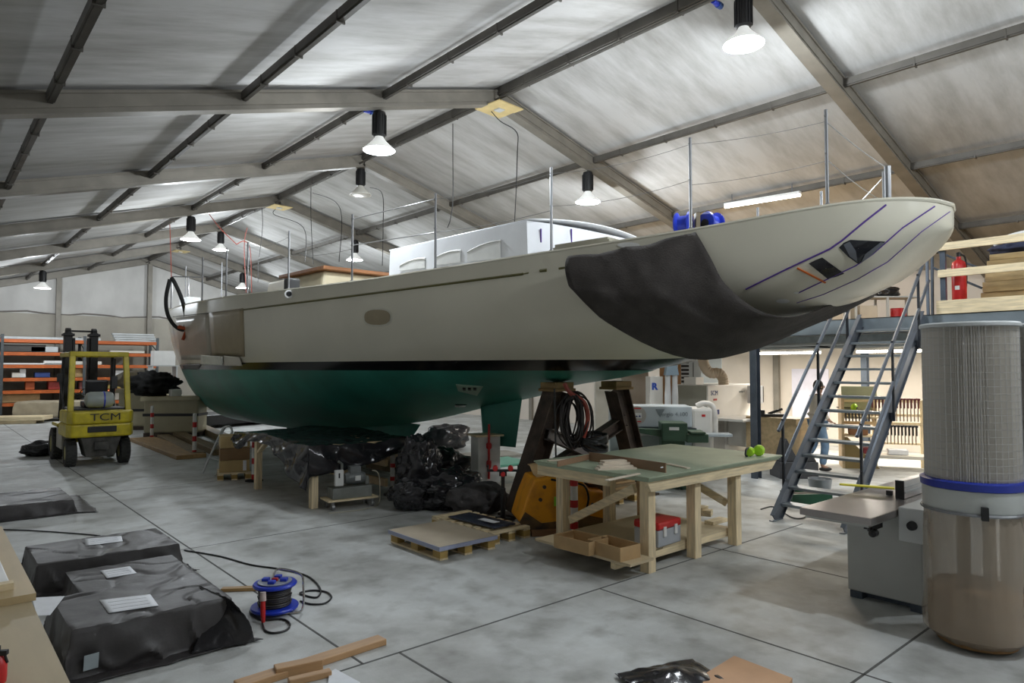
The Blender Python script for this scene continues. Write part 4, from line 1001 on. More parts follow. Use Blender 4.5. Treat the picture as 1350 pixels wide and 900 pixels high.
for x in (bx0+.28,lx[1]+.1,lx[2]-.05): MB().box(x-.055,x+.055,by1-.24,by1-.13,0,.904).build('leg',pine,WB,world=True,bev=.003)
MB().bar((bx0+.28,by1-.30,.30),(lx[0]-.03,by0+.30,.80),.04,.085,up=(0,0,1)).build('brace',pineY,WB,world=True)
MB().bar((lx[2]+.0,by0+.26,.45),(lx[2]-.15,by0+1.0,.80),.04,.08).build('brace',pineY,WB,world=True)
MB().box(5.0,lx[0]-.10,by0+.02,by1-.3,.16,.185).box(lx[0]-.10,lx[0]+.33,by0+.24,by1-.3,.16,.185).build('lower_shelf',mat('shelf_ply',(.62,.50,.32),.5,var=.15,sc=2),WB,world=True)
MB().box(lx[0]+.34,lx[2]+.04,by0+.24,by1-.26,.15,.175).build('lower_shelf',mat('shelf_ply',(.62,.50,.32),.5),WB,world=True)
MB().box(lx[0]-.4,lx[2]+.05,by0+.24,by0+.30,.08,.15).build('shelf_bearer',pineX,WB,world=True)
def openbox(w,d,h,t=.008):
    b=MB(); b.box(-w/2,w/2,-d/2,d/2,0,t)
    b.box(-w/2,-w/2+t,-d/2,d/2,t,h).box(w/2-t,w/2,-d/2,d/2,t,h).box(-w/2+t,w/2-t,-d/2,-d/2+t,t,h).box(-w/2+t,w/2-t,d/2-t,d/2,t,h); return b
for i,((px,py),w,d,l) in enumerate((((783,730),.30,.46,'open cardboard tray on the left of the bench shelf'),((828,738),.28,.44,'open cardboard tray nearest the front leg on the bench shelf'))):
    g_=G(px,py,.19); o=openbox(w,d,.13).build('cardboard_tray',card); o.location=(g_.x+.05,g_.y+.22,.1855); o.rotation_euler=(0,0,.04-.1*i); tag(o,l,'box')
g_=G(874,722,.185); TB=thing('toolbox','grey toolbox with a red lid on the bench shelf','toolbox',(g_.x+.18,g_.y+.2,.176),.05)
MB().box(-.21,.21,-.15,.15,0,.17).build('body',mat('toolbox_grey',(.42,.44,.47),.45),TB,bev=.012); MB().box(-.215,.215,-.155,.155,.17,.25).build('lid',red,TB,bev=.02)
for x in (-.1,.1): MB().box(x-.025,x+.025,-.165,-.15,.10,.20).build('latch',white,TB,bev=.003)
for i,(px,py,w,d,h,l) in enumerate(((972,690,.32,.12,.04,'lower wooden offcut at the right end of the bench shelf'),(966,682,.2,.10,.10,'square wooden block on the bench shelf'),(985,688,.14,.1,.07,'small wooden block beside the square one'))):
    g_=G(px,py,.18); o=MB().bx((0,0,h/2),(w,d,h)).build('wood_offcut',pineX,bev=.003); o.location=(g_.x-.12+(.0 if i<2 else .1),g_.y+.2+.16*i,.1755); o.rotation_euler=(0,0,.2*i); tag(o,l,'offcut','offcuts on the bench shelf')
p=G(808,712); blob('grey_rag',(p.x+.3,p.y+.75,0),(.34,.28,.13),mat('grey_blanket',(.06,.055,.055),.9,bump=.4),'dark rag bundled on the floor behind the bench shelf','rag',6,.3,3)
# boards piled behind the bench
p=G(882,690); pallet(p.x+.1,p.x+.9,p.y+1.2,p.y+2.0,'pallet under the brown board pile behind the bench')
for i in range(9):
    o=MB().bx((0,0,.02),(.72,.75,.036)).build('brown_board',[card,tan2][i%2],bev=.002); o.location=(p.x+.5+rnd.uniform(-.03,.03),p.y+1.6+rnd.uniform(-.03,.03),.1355+.04*i); o.rotation_euler=(0,0,rnd.uniform(-.05,.05))
    tag(o,'%s board of the brown pile seen between the bench legs'%(['bottom','second lowest','third lowest','fourth lowest','middle','fourth from top','third from top','second from top','topmost'][i]),'board','brown boards piled behind the bench')
# on the bench
LF=thing('board_fence','thin brown panel standing on edge across the bench top','panel',(*G(828,612,.957)[:2],.9565),0)
a_=G(777,607,.957); b_=G(878,623,.957); c_=G(735,615,.957)
MB().bar((a_.x,a_.y,1.005),(b_.x,b_.y,1.005),.012,.097).build('panel',mat('brown_hardboard',(.28,.17,.10),.5),LF,world=True)
MB().bar((a_.x,a_.y,1.0),(c_.x,c_.y,.985),.012,.06).build('return_panel',mat('brown_hardboard',(.28,.17,.10),.5),LF,world=True)
MB().bar((b_.x-.10,b_.y-.010,1.02),(b_.x-.06,b_.y-.010,1.02),.003,.012).build('slot',paper,LF,world=True)
names=['bottom','lower middle','upper middle','top']
for i in range(4):
    g_=G(812+3*(i%2),618-1*i,.96); o=MB().bx((0,0,.009),(.42-.05*i,.10,.018)).build('pale_strip',mat('pale_strip',(.72,.62,.50),.5,var=.1)); o.location=(g_.x-.04*(i%2),g_.y+.01*i,.957+.0185*i); o.rotation_euler=(0,0,-.50+.06*i); tag(o,names[i]+' pale wooden strip of the small pile on the bench','strip','pale strips piled on the bench')
for i,(p0,p1,l) in enumerate((((722,608),(775,604),'pale strip lying at the back left of the bench top'),((842,625),(800,634),'thin pale batten lying in front of the strip pile'),((880,612),(908,618),'short white batten lying right of the upright panel'))):
    A,B=G(*p0,.957),G(*p1,.957); plank((A.x,A.y),(B.x,B.y),.05,.014,mat('pale_strip',(.72,.62,.50),.5),l,.9567,None,'batten')
em_=G(1000,600,.957); lime=mat('lime_plastic',(.42,.75,.03),.35)
EM=thing('ear_defenders','lime green ear defenders lying on the far right of the bench','ear defenders',(em_.x-.1,em_.y,.9565),-.4)
for x,r_ in ((0.07,.065),(-.06,.055)): MB().lathe([(.01,-.05),(r_*.8,-.045),(r_,-.02),(r_,.02),(r_*.8,.045),(.01,.05)],c=(x,0,r_),n=20,axis=(.75,.6,.1)).build('ear_cup',lime,EM,smooth=True)
MB().tube(bez([(-.06,0,.1),(-.13,-.03,.09),(-.16,-.05,.03),(-.13,-.04,.01)],10),.012,6).build('headband',black,EM)
# ================================================================ MACHINES UNDER THE MEZZANINE
RZ_=-YAW
mg=mat('machine_grey',(.50,.55,.58),.4,var=.05); mw=mat('machine_white',(.74,.71,.66),.4,var=.04); mo=mat('machine_olive',(.34,.33,.27),.5,var=.05); mgr=mat('machine_green',(.045,.10,.06),.5,var=.2); ink=mat('ink_blue',(.03,.05,.20),.5); inkg=mat('ink_grey',(.22,.25,.27),.5)
c=atD(872,560,12.2); EB=thing('edge_bander','long pale blue grey machine with a lettered hood behind the bench','machine',(c.x,c.y,0),RZ_-.10)
MB().box(-.92,.50,-.25,.45,.96,1.33).build('hood',mg,EB,bev=.02)
MB().box(.50,.86,-.22,.45,.2,1.30).build('end_housing',mw,EB,bev=.05)
MB().box(-.92,.5,-.2,.45,.0,.80).build('base',mat('machine_pale',(.40,.46,.46),.4),EB,bev=.01)
MB().box(-.90,.56,-.34,-.05,.90,.955).build('rail',mat('rail_dark',(.035,.05,.05),.4),EB)
MB().box(.42,1.15,-.42,-.12,.82,.87).build('side_table',mg,EB,bev=.01)
MB().tube(bez([(.6,-.1,1.33),(.75,-.1,1.38),(.9,-.1,1.28),(.93,-.05,.8)],20),.05,10).build('cable_loom',mw,EB,smooth=True)
text('SCM',.11,ink,EB,(-.79,-.254,1.24),frame((1,0,0),(0,0,1)))
text('sergio 4.100',.10,inkg,EB,(.18,-.254,1.19),frame((1,0,0),(0,0,1)))
MB().lathe([(.001,0),(.16,0),(.16,.006),(.001,.006)],c=(-.45,-.252,1.17),n=28,axis=(0,-1,0)).build('round_badge',mat('badge_ring',(.45,.42,.38),.5),EB)
MB().box(-.53,-.37,-.262,-.256,1.12,1.21).build('badge_plate',white,EB); MB().box(-.52,-.38,-.262,-.256,1.28,1.30).box(-.52,-.38,-.262,-.256,1.05,1.07).build('red_marks',red,EB)
MB().prism([(-.49,-.264,1.14),(-.46,-.264,1.17),(-.43,-.264,1.14)],(0,-.002,0)).prism([(-.43,-.264,1.14),(-.40,-.264,1.18),(-.385,-.264,1.14)],(0,-.002,0)).build('badge_arrows',ink,EB)
MB().prism([(-.13,-.254,1.28),(.03,-.254,1.28),(-.05,-.254,1.14)],(0,-.003,0)).build('grey_flash',inkg,EB); MB().box(.67,.73,-.226,-.22,1.15,1.19).build('red_button',red,EB)
GV=thing('green_machine','dark green cast machine with a long arm in front of the lettered hood','machine',(*atD(888,600,11.3)[:2],0),RZ_-.1)
MB().prism([(-.22,0,0),(.22,0,0),(.18,0,1.02),(-.18,0,1.02)],(0,.4,0)).box(-.20,.22,-.1,.4,.80,1.10).build('column',mgr,GV,bev=.02)
MB().prism([(-.2,0,.86),(-.95,0,.98),(-.95,0,1.01),(-.2,0,.98)],(0,.12,0)).build('arm',mgr,GV,bev=.006)
MB().box(.2,.55,-.12,.25,.78,.92).box(.25,.5,-.16,.3,.92,.96).box(.1,.4,-.05,.3,.0,.66).build('table_support',mgr,GV,bev=.015)
MB().box(-.08,.08,-.106,-.10,.98,1.03).build('name_plate',white,GV)
# wide belt sander
SD=thing('wide_sander','tall cream wide belt sander with a lettered front beneath the mezzanine','machine',(12.7,8.2,0))
MB().box(0,1.9,0,1.15,.12,1.64).build('cabinet',mw,SD,bev=.015); MB().box(-.012,0,.03,1.12,.14,1.62).build('side_panel',mo,SD,bev=.004)
MB().box(-.02,-.013,.50,.58,1.10,1.20).build('hose_mark',black,SD); MB().box(.0,.3,.3,.6,1.64,1.80).build('extraction_spigot',mw,SD)
text('SCM',.14,ink,SD,(.24,-.004,1.46),frame((1,0,0),(0,0,1))); MB().box(.2,.34,-.004,0,1.30,1.34).build('red_plate',red,SD); text('sandya 5',.07,inkg,SD,(1.35,-.004,1.47),frame((1,0,0),(0,0,1)))
MB().box(.1,1.75,-.75,0,.88,.94).build('feed_table',mw,SD,bev=.02); MB().box(.2,.62,-.006,0,.2,.86).build('recess_panel',mat('recess_grey',(.50,.47,.42),.5),SD); MB().box(.75,1.8,-.7,0,.3,.88).build('feed_base',mw,SD,bev=.03)
MB().box(1.5,1.75,-.30,-.05,1.2,1.60).build('control_panel',mat('panel_grey',(.55,.56,.58),.4),SD,bev=.01); MB().box(.30,.42,-.006,0,1.0,1.10).build('blue_plate',ink,SD)
MB().box(1.4,1.7,-.78,-.5,.945,.99).build('control_pad',black,SD)
# duct hose
dcol=mat('duct_beige',(.62,.48,.34),.5,var=.1)
dp=bez([atD(x,y,14.6) for x,y in ((927,462),(928,480),(936,491),(948,492),(953,499),(954,507))],36)
b=MB(); b.tube(dp,[.105+.012*(i%2) for i in range(len(dp))],14); tag(b.build('extraction_hose',dcol,smooth=True),'beige ribbed extraction hose rising from the cream sander','hose')
zt=dp[0].z
# cabinets behind
def cab(px0,px1,ytop,D,depth,m,name,label,cat,zb=0):
    A=atD(px0,500,D); B=atD(px1,500,D); w=(B-A).length; h=CAMZ+(HOR-ytop)*D/F; t=thing(name,label,cat,((A.x+B.x)/2,(A.y+B.y)/2,zb),RZ_)
    MB().box(-w/2,w/2,0,depth,0,h-zb).build('body',m,t,bev=.01); return t,w,h
t,w_,h_=cab(897,925,472,15.9,.5,mg,'electrical_cabinet','grey blue electrical cabinet with slatted vents behind the sander','cabinet')
for k in range(6): 
    MB().box(-w_/2+.02,-w_/2+.20,-.006,0,h_-.12-.09*k,h_-.07-.09*k).build('vent',black,t)
MB().box(.05,.06,-.01,0,h_-.5,h_-.1).build('handle',black,t)
t,w_,h_=cab(857,874,496,14.6,.5,mw,'letter_cabinet','cream cabinet with a blue letter R behind the machines','cabinet'); text('R',.19,mat('letter_blue',(.02,.08,.45),.5),t,(-.045,-.004,h_-.22),frame((1,0,0),(0,0,1)),bold=.012)
t,w_,h_=cab(870,898,470,15.2,.05,mat('brown_panel',(.38,.19,.07),.5,var=.15),'brown_board','tall brown board standing behind the grey cloth filter','panel')
t,w_,h_=cab(925,952,470,16.5,.4,mg,'extractor_body','grey extractor body behind the ribbed hose','extractor')
t,w_,h_=cab(822,855,455,16.6,.3,mat('grey_brown_panel',(.30,.25,.20),.6),'grey_board','grey brown panel standing against the wall left of the letter cabinet','panel')
t,w_,h_=cab(785,820,470,16.9,.3,cream,'cream_panel','cream panel against the wall seen behind the right cradle leg','panel')
# bag filter (small): funnel with two cloth sleeves
c=atD(885,505,14.3); BF=thing('bag_filter','small dust extractor with two white cloth sleeves under a grey hood','extractor',(c.x,c.y,0),RZ_)
MB().prism([(-.07,-.08,2.25),(.07,-.08,2.25),(.14,-.1,1.85),(-.14,-.1,1.85)],(0,.2,0)).build('hood',mat('hood_blue',(.24,.32,.38),.5),BF)
for x in (-.075,.075): MB().lathe([(.02,1.05),(.065,1.1),(.07,1.4),(.055,1.7),(.06,1.86)],c=(x,0,0),n=14).build('filter_sleeve',mat('cloth_white',(.66,.66,.66),.8,bump=.3),BF,smooth=True)
MB().box(-.16,.16,-.1,.12,0,1.06).build('stand',mg,BF)
MB().tube([(.1,.05,1.1),(.12,.05,2.5)],.035,8).build('pipe',white,BF)
# brown bench with machine parts, by the wall, right of the sander
def wallcab(x0,x1,y0,y1,z1,m,name,label,cat='cabinet'):
    t=thing(name,label,cat,((x0+x1)/2,(y0+y1)/2,0)); MB().box(x0,x1,y0,y1,0.002,z1).build('body',m,t,world=True,bev=.01); return t
p=atD(1028,560,14.2); WC=wallcab(p.x-.3,p.x+.35,p.y-.5,p.y+.6,.98,ply,'wooden_cabinet','brown wooden cabinet between the steel post and the stairs')
o=MB().box(-.3,.3,-.12,.12,0,.06).box(-.28,-.1,-.1,.1,.06,.14).tube([(0,0,.06),(.3,0,.16)],.03,6).build('power_tool',black,bev=.01); o.location=(p.x-.1,p.y+.2,.983); o.rotation_euler=(0,0,RZ_); tag(o,'dark power tool lying on the brown wooden cabinet','tool')
p=atD(1046,600,12.6); o=MB().prism([(-.35,-.25,0),(.35,-.25,0),(.35,.25,0),(-.35,.25,0)],(0,0,.3)).prism([(-.32,-.2,.3),(-.2,-.2,.72),(.02,-.2,.3)],(0,.3,0)).prism([(.06,-.2,.3),(.2,-.2,.56),(.34,-.2,.3)],(0,.3,0)).build('dark_steel_parts',mat('dark_parts',(.06,.06,.065),.4,.4),bev=.01); o.location=(p.x,p.y,0); o.rotation_euler=(0,0,RZ_); tag(o,'pile of dark steel parts on the floor left of the man','parts')
# whiteboard and picture on the right wall
def wallrect(pxa,pya,pxb,pyb,m,name,label,cat,t=.02,X=EAVE_R):
    A=atX(pxa,pya,X); B=atX(pxb,pyb,X); y0,y1=sorted((A.y,B.y)); z0,z1=sorted((A.z,B.z))
    o=MB().box(X-t-.002,X-.002,y0,y1,z0,z1).build(name,m,bev=.004); return tag(o,label,cat)
wallrect(1044,486,1094,562,mat('lilac_sheet',(.72,.70,.80),.5),'whiteboard','large pale lilac drawing sheet pinned to the wall behind the man','board')
wallrect(1000,509,1007,530,black,'picture','small dark picture on the wall right of the steel post','frame')
for k,(a,b2,l) in enumerate(((946,475,'grey conduit on the wall above the sander'),(1020,470,'grey conduit on the wall left of the drawing sheet'))): pass
# ================================================================ MEZZANINE, STAIRS, RIGHT SIDE
MX=11.42; MZ=2.80
deck_under=mat('corrugated_deck',(.36,.37,.38),.4,.5,var=.1)
mz=MB(); prof=[]
x=MX+.02
n=0
while x<EAVE_R-.1:
    z=2.66+(.0 if n%2 else .05); prof+= [(x,z),(x+.09,z)]; x+=.12; n+=1
P=[[(x,y,z) for y in (-8,12)] for x,z in prof]
mz.grid(P); struct(mz.build('ceiling',deck_under,solid=.004))
struct(MB().box(MX+.02,EAVE_R-.01,-8,12,2.73,MZ-.01).build('floor',ply))
b=MB()
b.box(MX-.01,MX+.01,-8,12,2.55,MZ); b.box(MX-.01,MX+.07,-8,12,MZ-.012,MZ); b.box(MX-.01,MX+.07,-8,12,2.55,2.562); struct(b.build('trim_11',mat('edge_beam',(.22,.26,.29),.4,.4,var=.15)))
for xx in (14.0,16.4):
    struct(MB().box(xx-.05,xx+.05,-8,12,2.50,2.655).build('trim_12',galv))
for yy in (6.45,.6,-4):
    for xx in (MX+.1,16.4):
        b=MB(); hbeam(b,(xx,yy,.002),(xx,yy,2.5),.13,.13,.012); struct(b.build('trim_13',dsteel))
# pipes and cable tray under the deck near the front edge
MB_=MB()
for k,(yy,zz) in enumerate(((0,2.44),(.0,2.40))): MB_.tube([(MX+.5+.25*k,-6,zz),(MX+.5+.25*k,11,zz-.03)],.03,8)
struct(MB_.build('trim_14',gs))
o=MB().tube(bez([(MX+.4,9.0,2.45),(MX+.7,7.5,2.35),(MX+.5,6.2,2.42),(MX+.8,4.9,2.36),(MX+.6,2.0,2.44)],40),.02,6).build('trim_15',cable); struct(o)
tube_light(Vector((15.6,8.6,2.36)),Vector((15.6,7.1,2.36)),'fluorescent tube under the mezzanine behind the steel post',95,.30)
tube_light(Vector((15.6,6.3,2.36)),Vector((15.6,4.3,2.36)),'fluorescent tube under the mezzanine seen through the stairs',95,.30)
tube_light(Vector((14.6,11.6,2.36)),Vector((14.6,10.0,2.36)),'fluorescent tube under the mezzanine near the letter cabinet',75,.30)
tube_light(Vector((14.2,2.6,2.36)),Vector((14.2,.8,2.36)),'fluorescent tube under the mezzanine behind the dust collectors',95,.30)
# guard rail of pine boards
railm=pineY
GR=thing('guard_rail','pine board guard rail on grey posts along the mezzanine edge','railing',(MX,1.5,MZ))
for y in (3.37,1.6,-.2,-2): MB().box(MX+.02,MX+.09,y-.035,y+.035,MZ,MZ+1.06).build('rail_post',dsteel,GR,world=True)
for z,h,ys in ((MZ+1.0,.11,3.75),(MZ+.60,.11,3.42),(MZ+.10,.20,3.45)): MB().box(MX-.03,MX+.015,-2.5,ys,z-h/2,z+h/2).build('rail_board',railm,GR,world=True,bev=.003)
# ------------- stairs
SX0,SX1,SY0,SY1=8.55,11.40,3.62,4.52
stm=mat('stair_steel',(.13,.15,.18),.4,.5,var=.15); trm=mat('tread_steel',(.30,.34,.37),.4,.55,var=.15)
SF=thing('steel_stairs','steep grey open steel stairs up to the mezzanine','stairs',(SX0,(SY0+SY1)/2,0))
for y in (SY0,SY1):
    b=MB(); p=Vector((SX0-.02,y,.0)); q=Vector((SX1,y,MZ-.02)); d=(q-p).normalized(); nn=Vector((-d.z,0,d.x))
    for k in (-1,1): b.bar(p+nn*.1*k,q+nn*.1*k,.06,.01,up=nn)
    b.bar(p,q,.012,.2,up=nn); b.box(SX0-.12,SX0+.14,y-.03,y+.03,.001,.012)
    b.build('stringer',stm,SF,world=True)
NT=13
for k in range(1,NT+1):
    z=MZ*k/(NT+1); x=SX0+(SX1-SX0)*k/(NT+1)+.03
    MB().box(x-.10,x+.12,SY0+.01,SY1-.01,z-.035,z).build('tread',trm,SF,world=True,bev=.003)
for y in (SY0-.04,SY1+.04):
    sgn=-1 if y<4 else 1; yy=y+sgn*.02
    off=.0
    for hh in (.95,.50): MB().tube([(SX0+.22+.12*(hh<.9),yy,hh+.20),(SX1+.05,yy,MZ+hh+.02)],.024,8).build('handrail',stm,SF,world=True,smooth=True)
    for f in (.12,.5,.86): 
        x=SX0+(SX1-SX0)*f; z=MZ*f; MB().bar((x,yy,z-.12),(x,yy,z+.97),.03,.03).bx((x,yy-sgn*.03,z-.05),(.09,.03,.09)).build('baluster',mat('baluster_black',(.04,.045,.055),.4,.4),SF,world=True)
MB().tube([(SX1+.03,SY0-.05,MZ),(SX1+.03,SY0-.05,MZ+1.0)],.024,8).build('newel_post',stm,SF,world=True)
# ------------- things on the mezzanine
EX=thing('fire_extinguisher','large red fire extinguisher hung behind the pine guard rail','extinguisher',(MX+.24,3.22,MZ+.20))
MB().lathe([(.01,0),(.085,0),(.095,.02),(.095,.52),(.08,.58),(.03,.62),(.03,.66)],n=24).build('cylinder',red,EX,smooth=True)
MB().lathe([(.02,.66),(.03,.66),(.03,.72),(.01,.73)],n=12).box(-.02,.12,-.015,.015,.70,.72).build('valve',black,EX); MB().tube(bez([(0,0,.69),(.12,-.05,.66),(.14,-.06,.4),(.11,-.05,.12)],16),.014,6).build('hose',rubber,EX,smooth=True)
MB().box(-.097,-.093,-.03,.03,.16,.22).build('label',white,EX); MB().box(-.05,.05,-.05,.05,-.20,-.001).build('pedestal',dsteel,EX)
FR=thing('bicycle_frame','dark wheeled frame hanging behind the extinguisher','frame',(MX+1.1,3.55,MZ))
MB().tube([(0,.3,0),(0,.28,1.2)],.025,6).tube([(0,.28,1.15),(0,-.4,.75)],.02,6).tube([(0,.28,.85),(0,-.4,.45)],.02,6).build('struts',dsteel,FR)
MB().tube([(0,.2+.11*math.cos(2*PI*k/16),1.2+.11*math.sin(2*PI*k/16)) for k in range(16)],.02,6,close=True).build('ring',rubber,FR)
MB().box(-.05,.2,-.3,.3,0,.03).build('foot',dsteel,FR)
# lumber stack behind the rail
names=['bottom','second','third','fourth','fifth','sixth','topmost']
zz=MZ+.002
for i in range(6):
    h=.155 if i<5 else .09
    o=MB().box(-.25,.25,-3.6,0,0,h-.004).build('timber_baulk',mat('dull_timber',(.50,.36,.17),.6,var=.3,sc=2,st=(10,1.5,10)),bev=.006); o.location=(MX+.62+.02*(i%2),3.02-.03*i,zz); zz+=h
    tag(o,['bottom','second lowest','third lowest','third from top','second from top','topmost'][i]+' timber of the stack behind the guard rail','timber','timbers stacked on the mezzanine')
MB_=None
o=blob('dark_coat',(MX+.65,2.55,zz-.0),(.25,.35,.10),mat('navy_cloth',(.02,.025,.06),.8),'navy cloth bundle on top of the timber stack','cloth',3,.3,2)
MB().tube(bez([(-.1,-.5,.14),(-.1,-.2,.2),(-.1,.1,.17),(-.12,.3,.06)],14),.03,8).build('white_strap',white,o,smooth=True)
wallrect(1296,315,1330,330,cream,'wall_notice','cream notice board on the wall above the timbers','notice',X=EAVE_R)
# shelving unit with cartons
p=atD(1190,400,13.2)
SH=thing('steel_shelf','low grey steel shelf with cartons at the back of the landing','shelf',(14.6,5.6,MZ))
sx,sy=14.6,5.6; L_=2.6
def lp(u,v,z): # along the view-perpendicular direction
    return Vector((sx+u*math.cos(YAW)+v*math.sin(YAW), sy-u*math.sin(YAW)+v*math.cos(YAW), z))
SH.rotation_euler=(0,0,-YAW)
for z in (.05,.64): MB().box(-1.2,1.0,0,.5,z,z+.03).build('shelf_plate',gs,SH)
for x in (-1.2,-.3,.35,1.0):
    for y in (0,.46): MB().box(x-.02,x+.02,y,y+.04,0,.64).build('upright',gs,SH)
for i,(u,w,l) in enumerate(((-.75,.40,'left pale carton on the low shelf behind the stairs'),(-.02,.36,'middle pale carton on the low shelf behind the stairs'))):
    q=lp(u,.25,MZ+.081+.2); o=MB().box(-w/2,w/2,-.2,.2,-.2,.2).build('pale_carton',mat('pale_carton',(.60,.53,.42),.7),bev=.01); o.location=q; o.rotation_euler=(0,0,-YAW); tag(o,l,'carton','cartons on the low shelf')
q=lp(.7,.25,MZ+.081+.18); o=MB().box(-.12,.12,-.12,.12,-.18,.18).build('red_canister',red,bev=.02); o.location=q; tag(o,'red canister at the right end of the low shelf','canister')
k=0
for u,n in ((-.86,4),(-.55,5),(-.15,3)):
    for i in range(n):
        q=lp(u,.25,MZ+.671+.04+.082*i); o=MB().box(-.13,.13,-.15,.15,-.04,.04).build('small_box',[mat('dark_small_box',(.09,.06,.05),.6),mat('pale_small_box',(.5,.45,.42),.6)][i%2],bev=.004); o.location=q; o.rotation_euler=(0,0,-YAW)
        tag(o,'%s small box in the %s pile on top of the steel shelf'%(['bottom','second','third','fourth','fifth'][i],['left','middle','right'][(-.86,-.55,-.15).index(u)]),'box','small boxes piled on the steel shelf')
q=lp(.45,.25,MZ+.671); blob('black_sack',(q.x,q.y,q.z),(.32,.22,.12),filmm,'black sack lying on top of the steel shelf','sack',5,.3,2)
q=lp(-1.35,-.1,MZ); o=MB().box(-.18,.18,-.2,.2,0,.62).build('tan_carton',tanbox,bev=.01); o.location=(q.x,q.y,MZ+.0); o.rotation_euler=(0,0,-YAW); tag(o,'tall tan carton left of the low steel shelf','carton')
# ------------- clamp rack, green panel, drawers under the mezzanine
rp=atD(1112,600,13.9); rq=atD(1222,600,13.4); u_=(rq-rp); Lr=Vector((u_.x,u_.y,0)).length; ra=math.atan2(u_.y,u_.x)
CK=thing('clamp_rack','wooden rack holding bar clamps under the mezzanine behind the stairs','rack',(rp.x,rp.y,0),ra)
for x in (0,.62,Lr): MB().box(x-.04,x+.04,.3,.36,0,1.42 if x<.1 else 1.35).build('rack_post',pine,CK)
for z,h in ((1.30,.05),(1.02,.05),(.84,.06),(.45,.04)): MB().box(0,Lr,.28,.34,z,z+h).build('rack_rail',pineX,CK)
MB().box(0,Lr,-.25,.36,.22,.28).build('rack_shelf',cream,CK); MB().box(0,.62,-.2,.3,1.0,1.03).build('worktop',pineX,CK); MB().box(0,.6,-.15,.3,.62,.65).build('worktop',pineX,CK)
MB().box(0.02,.68,.36,.38,.95,1.62).build('green_panel',mat('pale_green_panel',(.50,.55,.38),.6),CK)
MB().prism([(0.0,-.26,0),(.06,-.26,.0),(.62,-.26,.02),(.05,-.26,.62),(0,-.26,.62)],(0,.03,0)).build('side_brace',mat('olive_ply',(.24,.17,.06),.6),CK)
MB().box(-.05,.0,-.25,.36,0,1.45).build('side_panel',ply,CK)
ch=mat('clamp_head',(.16,.03,.03),.5); cb=mat('clamp_bar',(.32,.24,.16),.5)
def clamp(u,z,h,label,grp,headm):
    o=thing('bar_clamp',label,'clamp',(rp.x+u*math.cos(ra)-.24*-math.sin(ra),rp.y+u*math.sin(ra)+.24*math.cos(ra),z),ra,grp)
    MB().box(-.008,.008,-.015,.015,-h,.02).build('bar',cb,o); MB().box(-.022,.022,-.11,.03,0,.035).tube([(0,-.09,.03),(0,-.09,-.16)],.014,6).build('head',headm,o)
for k in range(14): clamp(.72+.062*k,1.37,.42,'bar clamp with a dark red head hanging in the upper row of the rack','clamps in the upper row',ch)
for k in range(11): clamp(.86+.062*k,.84,.34,'bar clamp with a black handle hanging in the lower row of the rack','clamps in the lower row',black)
for k in range(8): clamp(.24+.06*k,1.10,.12,'short clamp lying in the left bay of the rack','short clamps in the left bay',mat('clamp_dark',(.05,.045,.04),.5))
o=blob('lime_helmet',(rp.x+.26*math.cos(ra)+.0,rp.y+.26*math.sin(ra)+.05,1.13),(.075,.06,.08),lime,'lime green ear muffs hanging on the pale green panel','ear defenders',1,.1,1,sub=3); o.location.z=1.2
MB().bx((0,-.055,-.01),(.07,.02,.05)).build('black_pad',black,o)
MB().box(-.01,.01,-.0,.35,-.02,.0).build('hook',black,o)
for i,(u,z,w,h,m,l) in enumerate(((.30,.655,.34,.16,mat('brown_tool_case',(.30,.14,.06),.6),'brown case on the lower left worktop of the rack'),(1.0,.285,.35,.10,paper,'pale papers on the bottom shelf of the rack'),(.5,.285,.25,.12,mat('maroon_case',(.2,.02,.03),.5),'maroon case on the bottom shelf of the rack'))):
    o=MB().box(-w/2,w/2,-.12,.12,0,h).build('tool_case',m,bev=.01); o.location=(rp.x+u*math.cos(ra),rp.y+u*math.sin(ra)+.03,z+.001); o.rotation_euler=(0,0,ra); tag(o,l,'case')
# bucket and green crate beneath the stairs
p=G(1094,664); bk=thing('metal_bucket','grey metal bucket on the floor beneath the stair treads','bucket',(p.x+.35,p.y+.30,0))
MB().lathe([(.01,.0),(.13,.0),(.175,.30),(.165,.30),(.12,.02),(.01,.02)],n=24).build('pail',mat('zinc',(.40,.42,.44),.35,.6,var=.2),bk,smooth=True); MB().tube([(.17*math.cos(PI*k/12),0,.3-.1*math.sin(PI*k/12)) for k in range(13)],.006,5).build('handle',psteel,bk)
p=G(1068,668); o=openbox(.62,.36,.16,.02).build('green_crate',mat('green_crate_plastic',(.01,.09,.04),.4)); o.location=(p.x+.25,p.y+.18,0); o.rotation_euler=(0,0,-.6); tag(o,'low dark green crate of scraps beneath the bottom treads','crate')
sc=blob('scraps',(0,0,0),(.26,.14,.05),mat('scrap_brown',(.12,.10,.07),.8,bump=.4),'scraps','scraps',2,.4,4,sub=3); sc.location=(p.x+.25,p.y+.18,.10); sc.rotation_euler=(0,0,-.6); tag(sc,'brown scraps heaped in the green crate','scraps',kind='stuff')
# ------------- the man
skin=mat('skin',(.50,.29,.20),.5,var=.05); sweater=mat('beige_sweater',(.78,.70,.60),.8,var=.08,bump=.2); jeans=mat('light_jeans',(.20,.32,.48),.7,var=.25,sc=8); hairm=mat('dark_hair',(.02,.014,.01),.7,bump=.4); shoe=mat('dark_shoe',(.02,.018,.016),.5)
mp=G(1079,620); MAN=thing('person','person in a beige sweater and light jeans walking to the right behind the stairs','person',(mp.x,mp.y,0),-YAW)
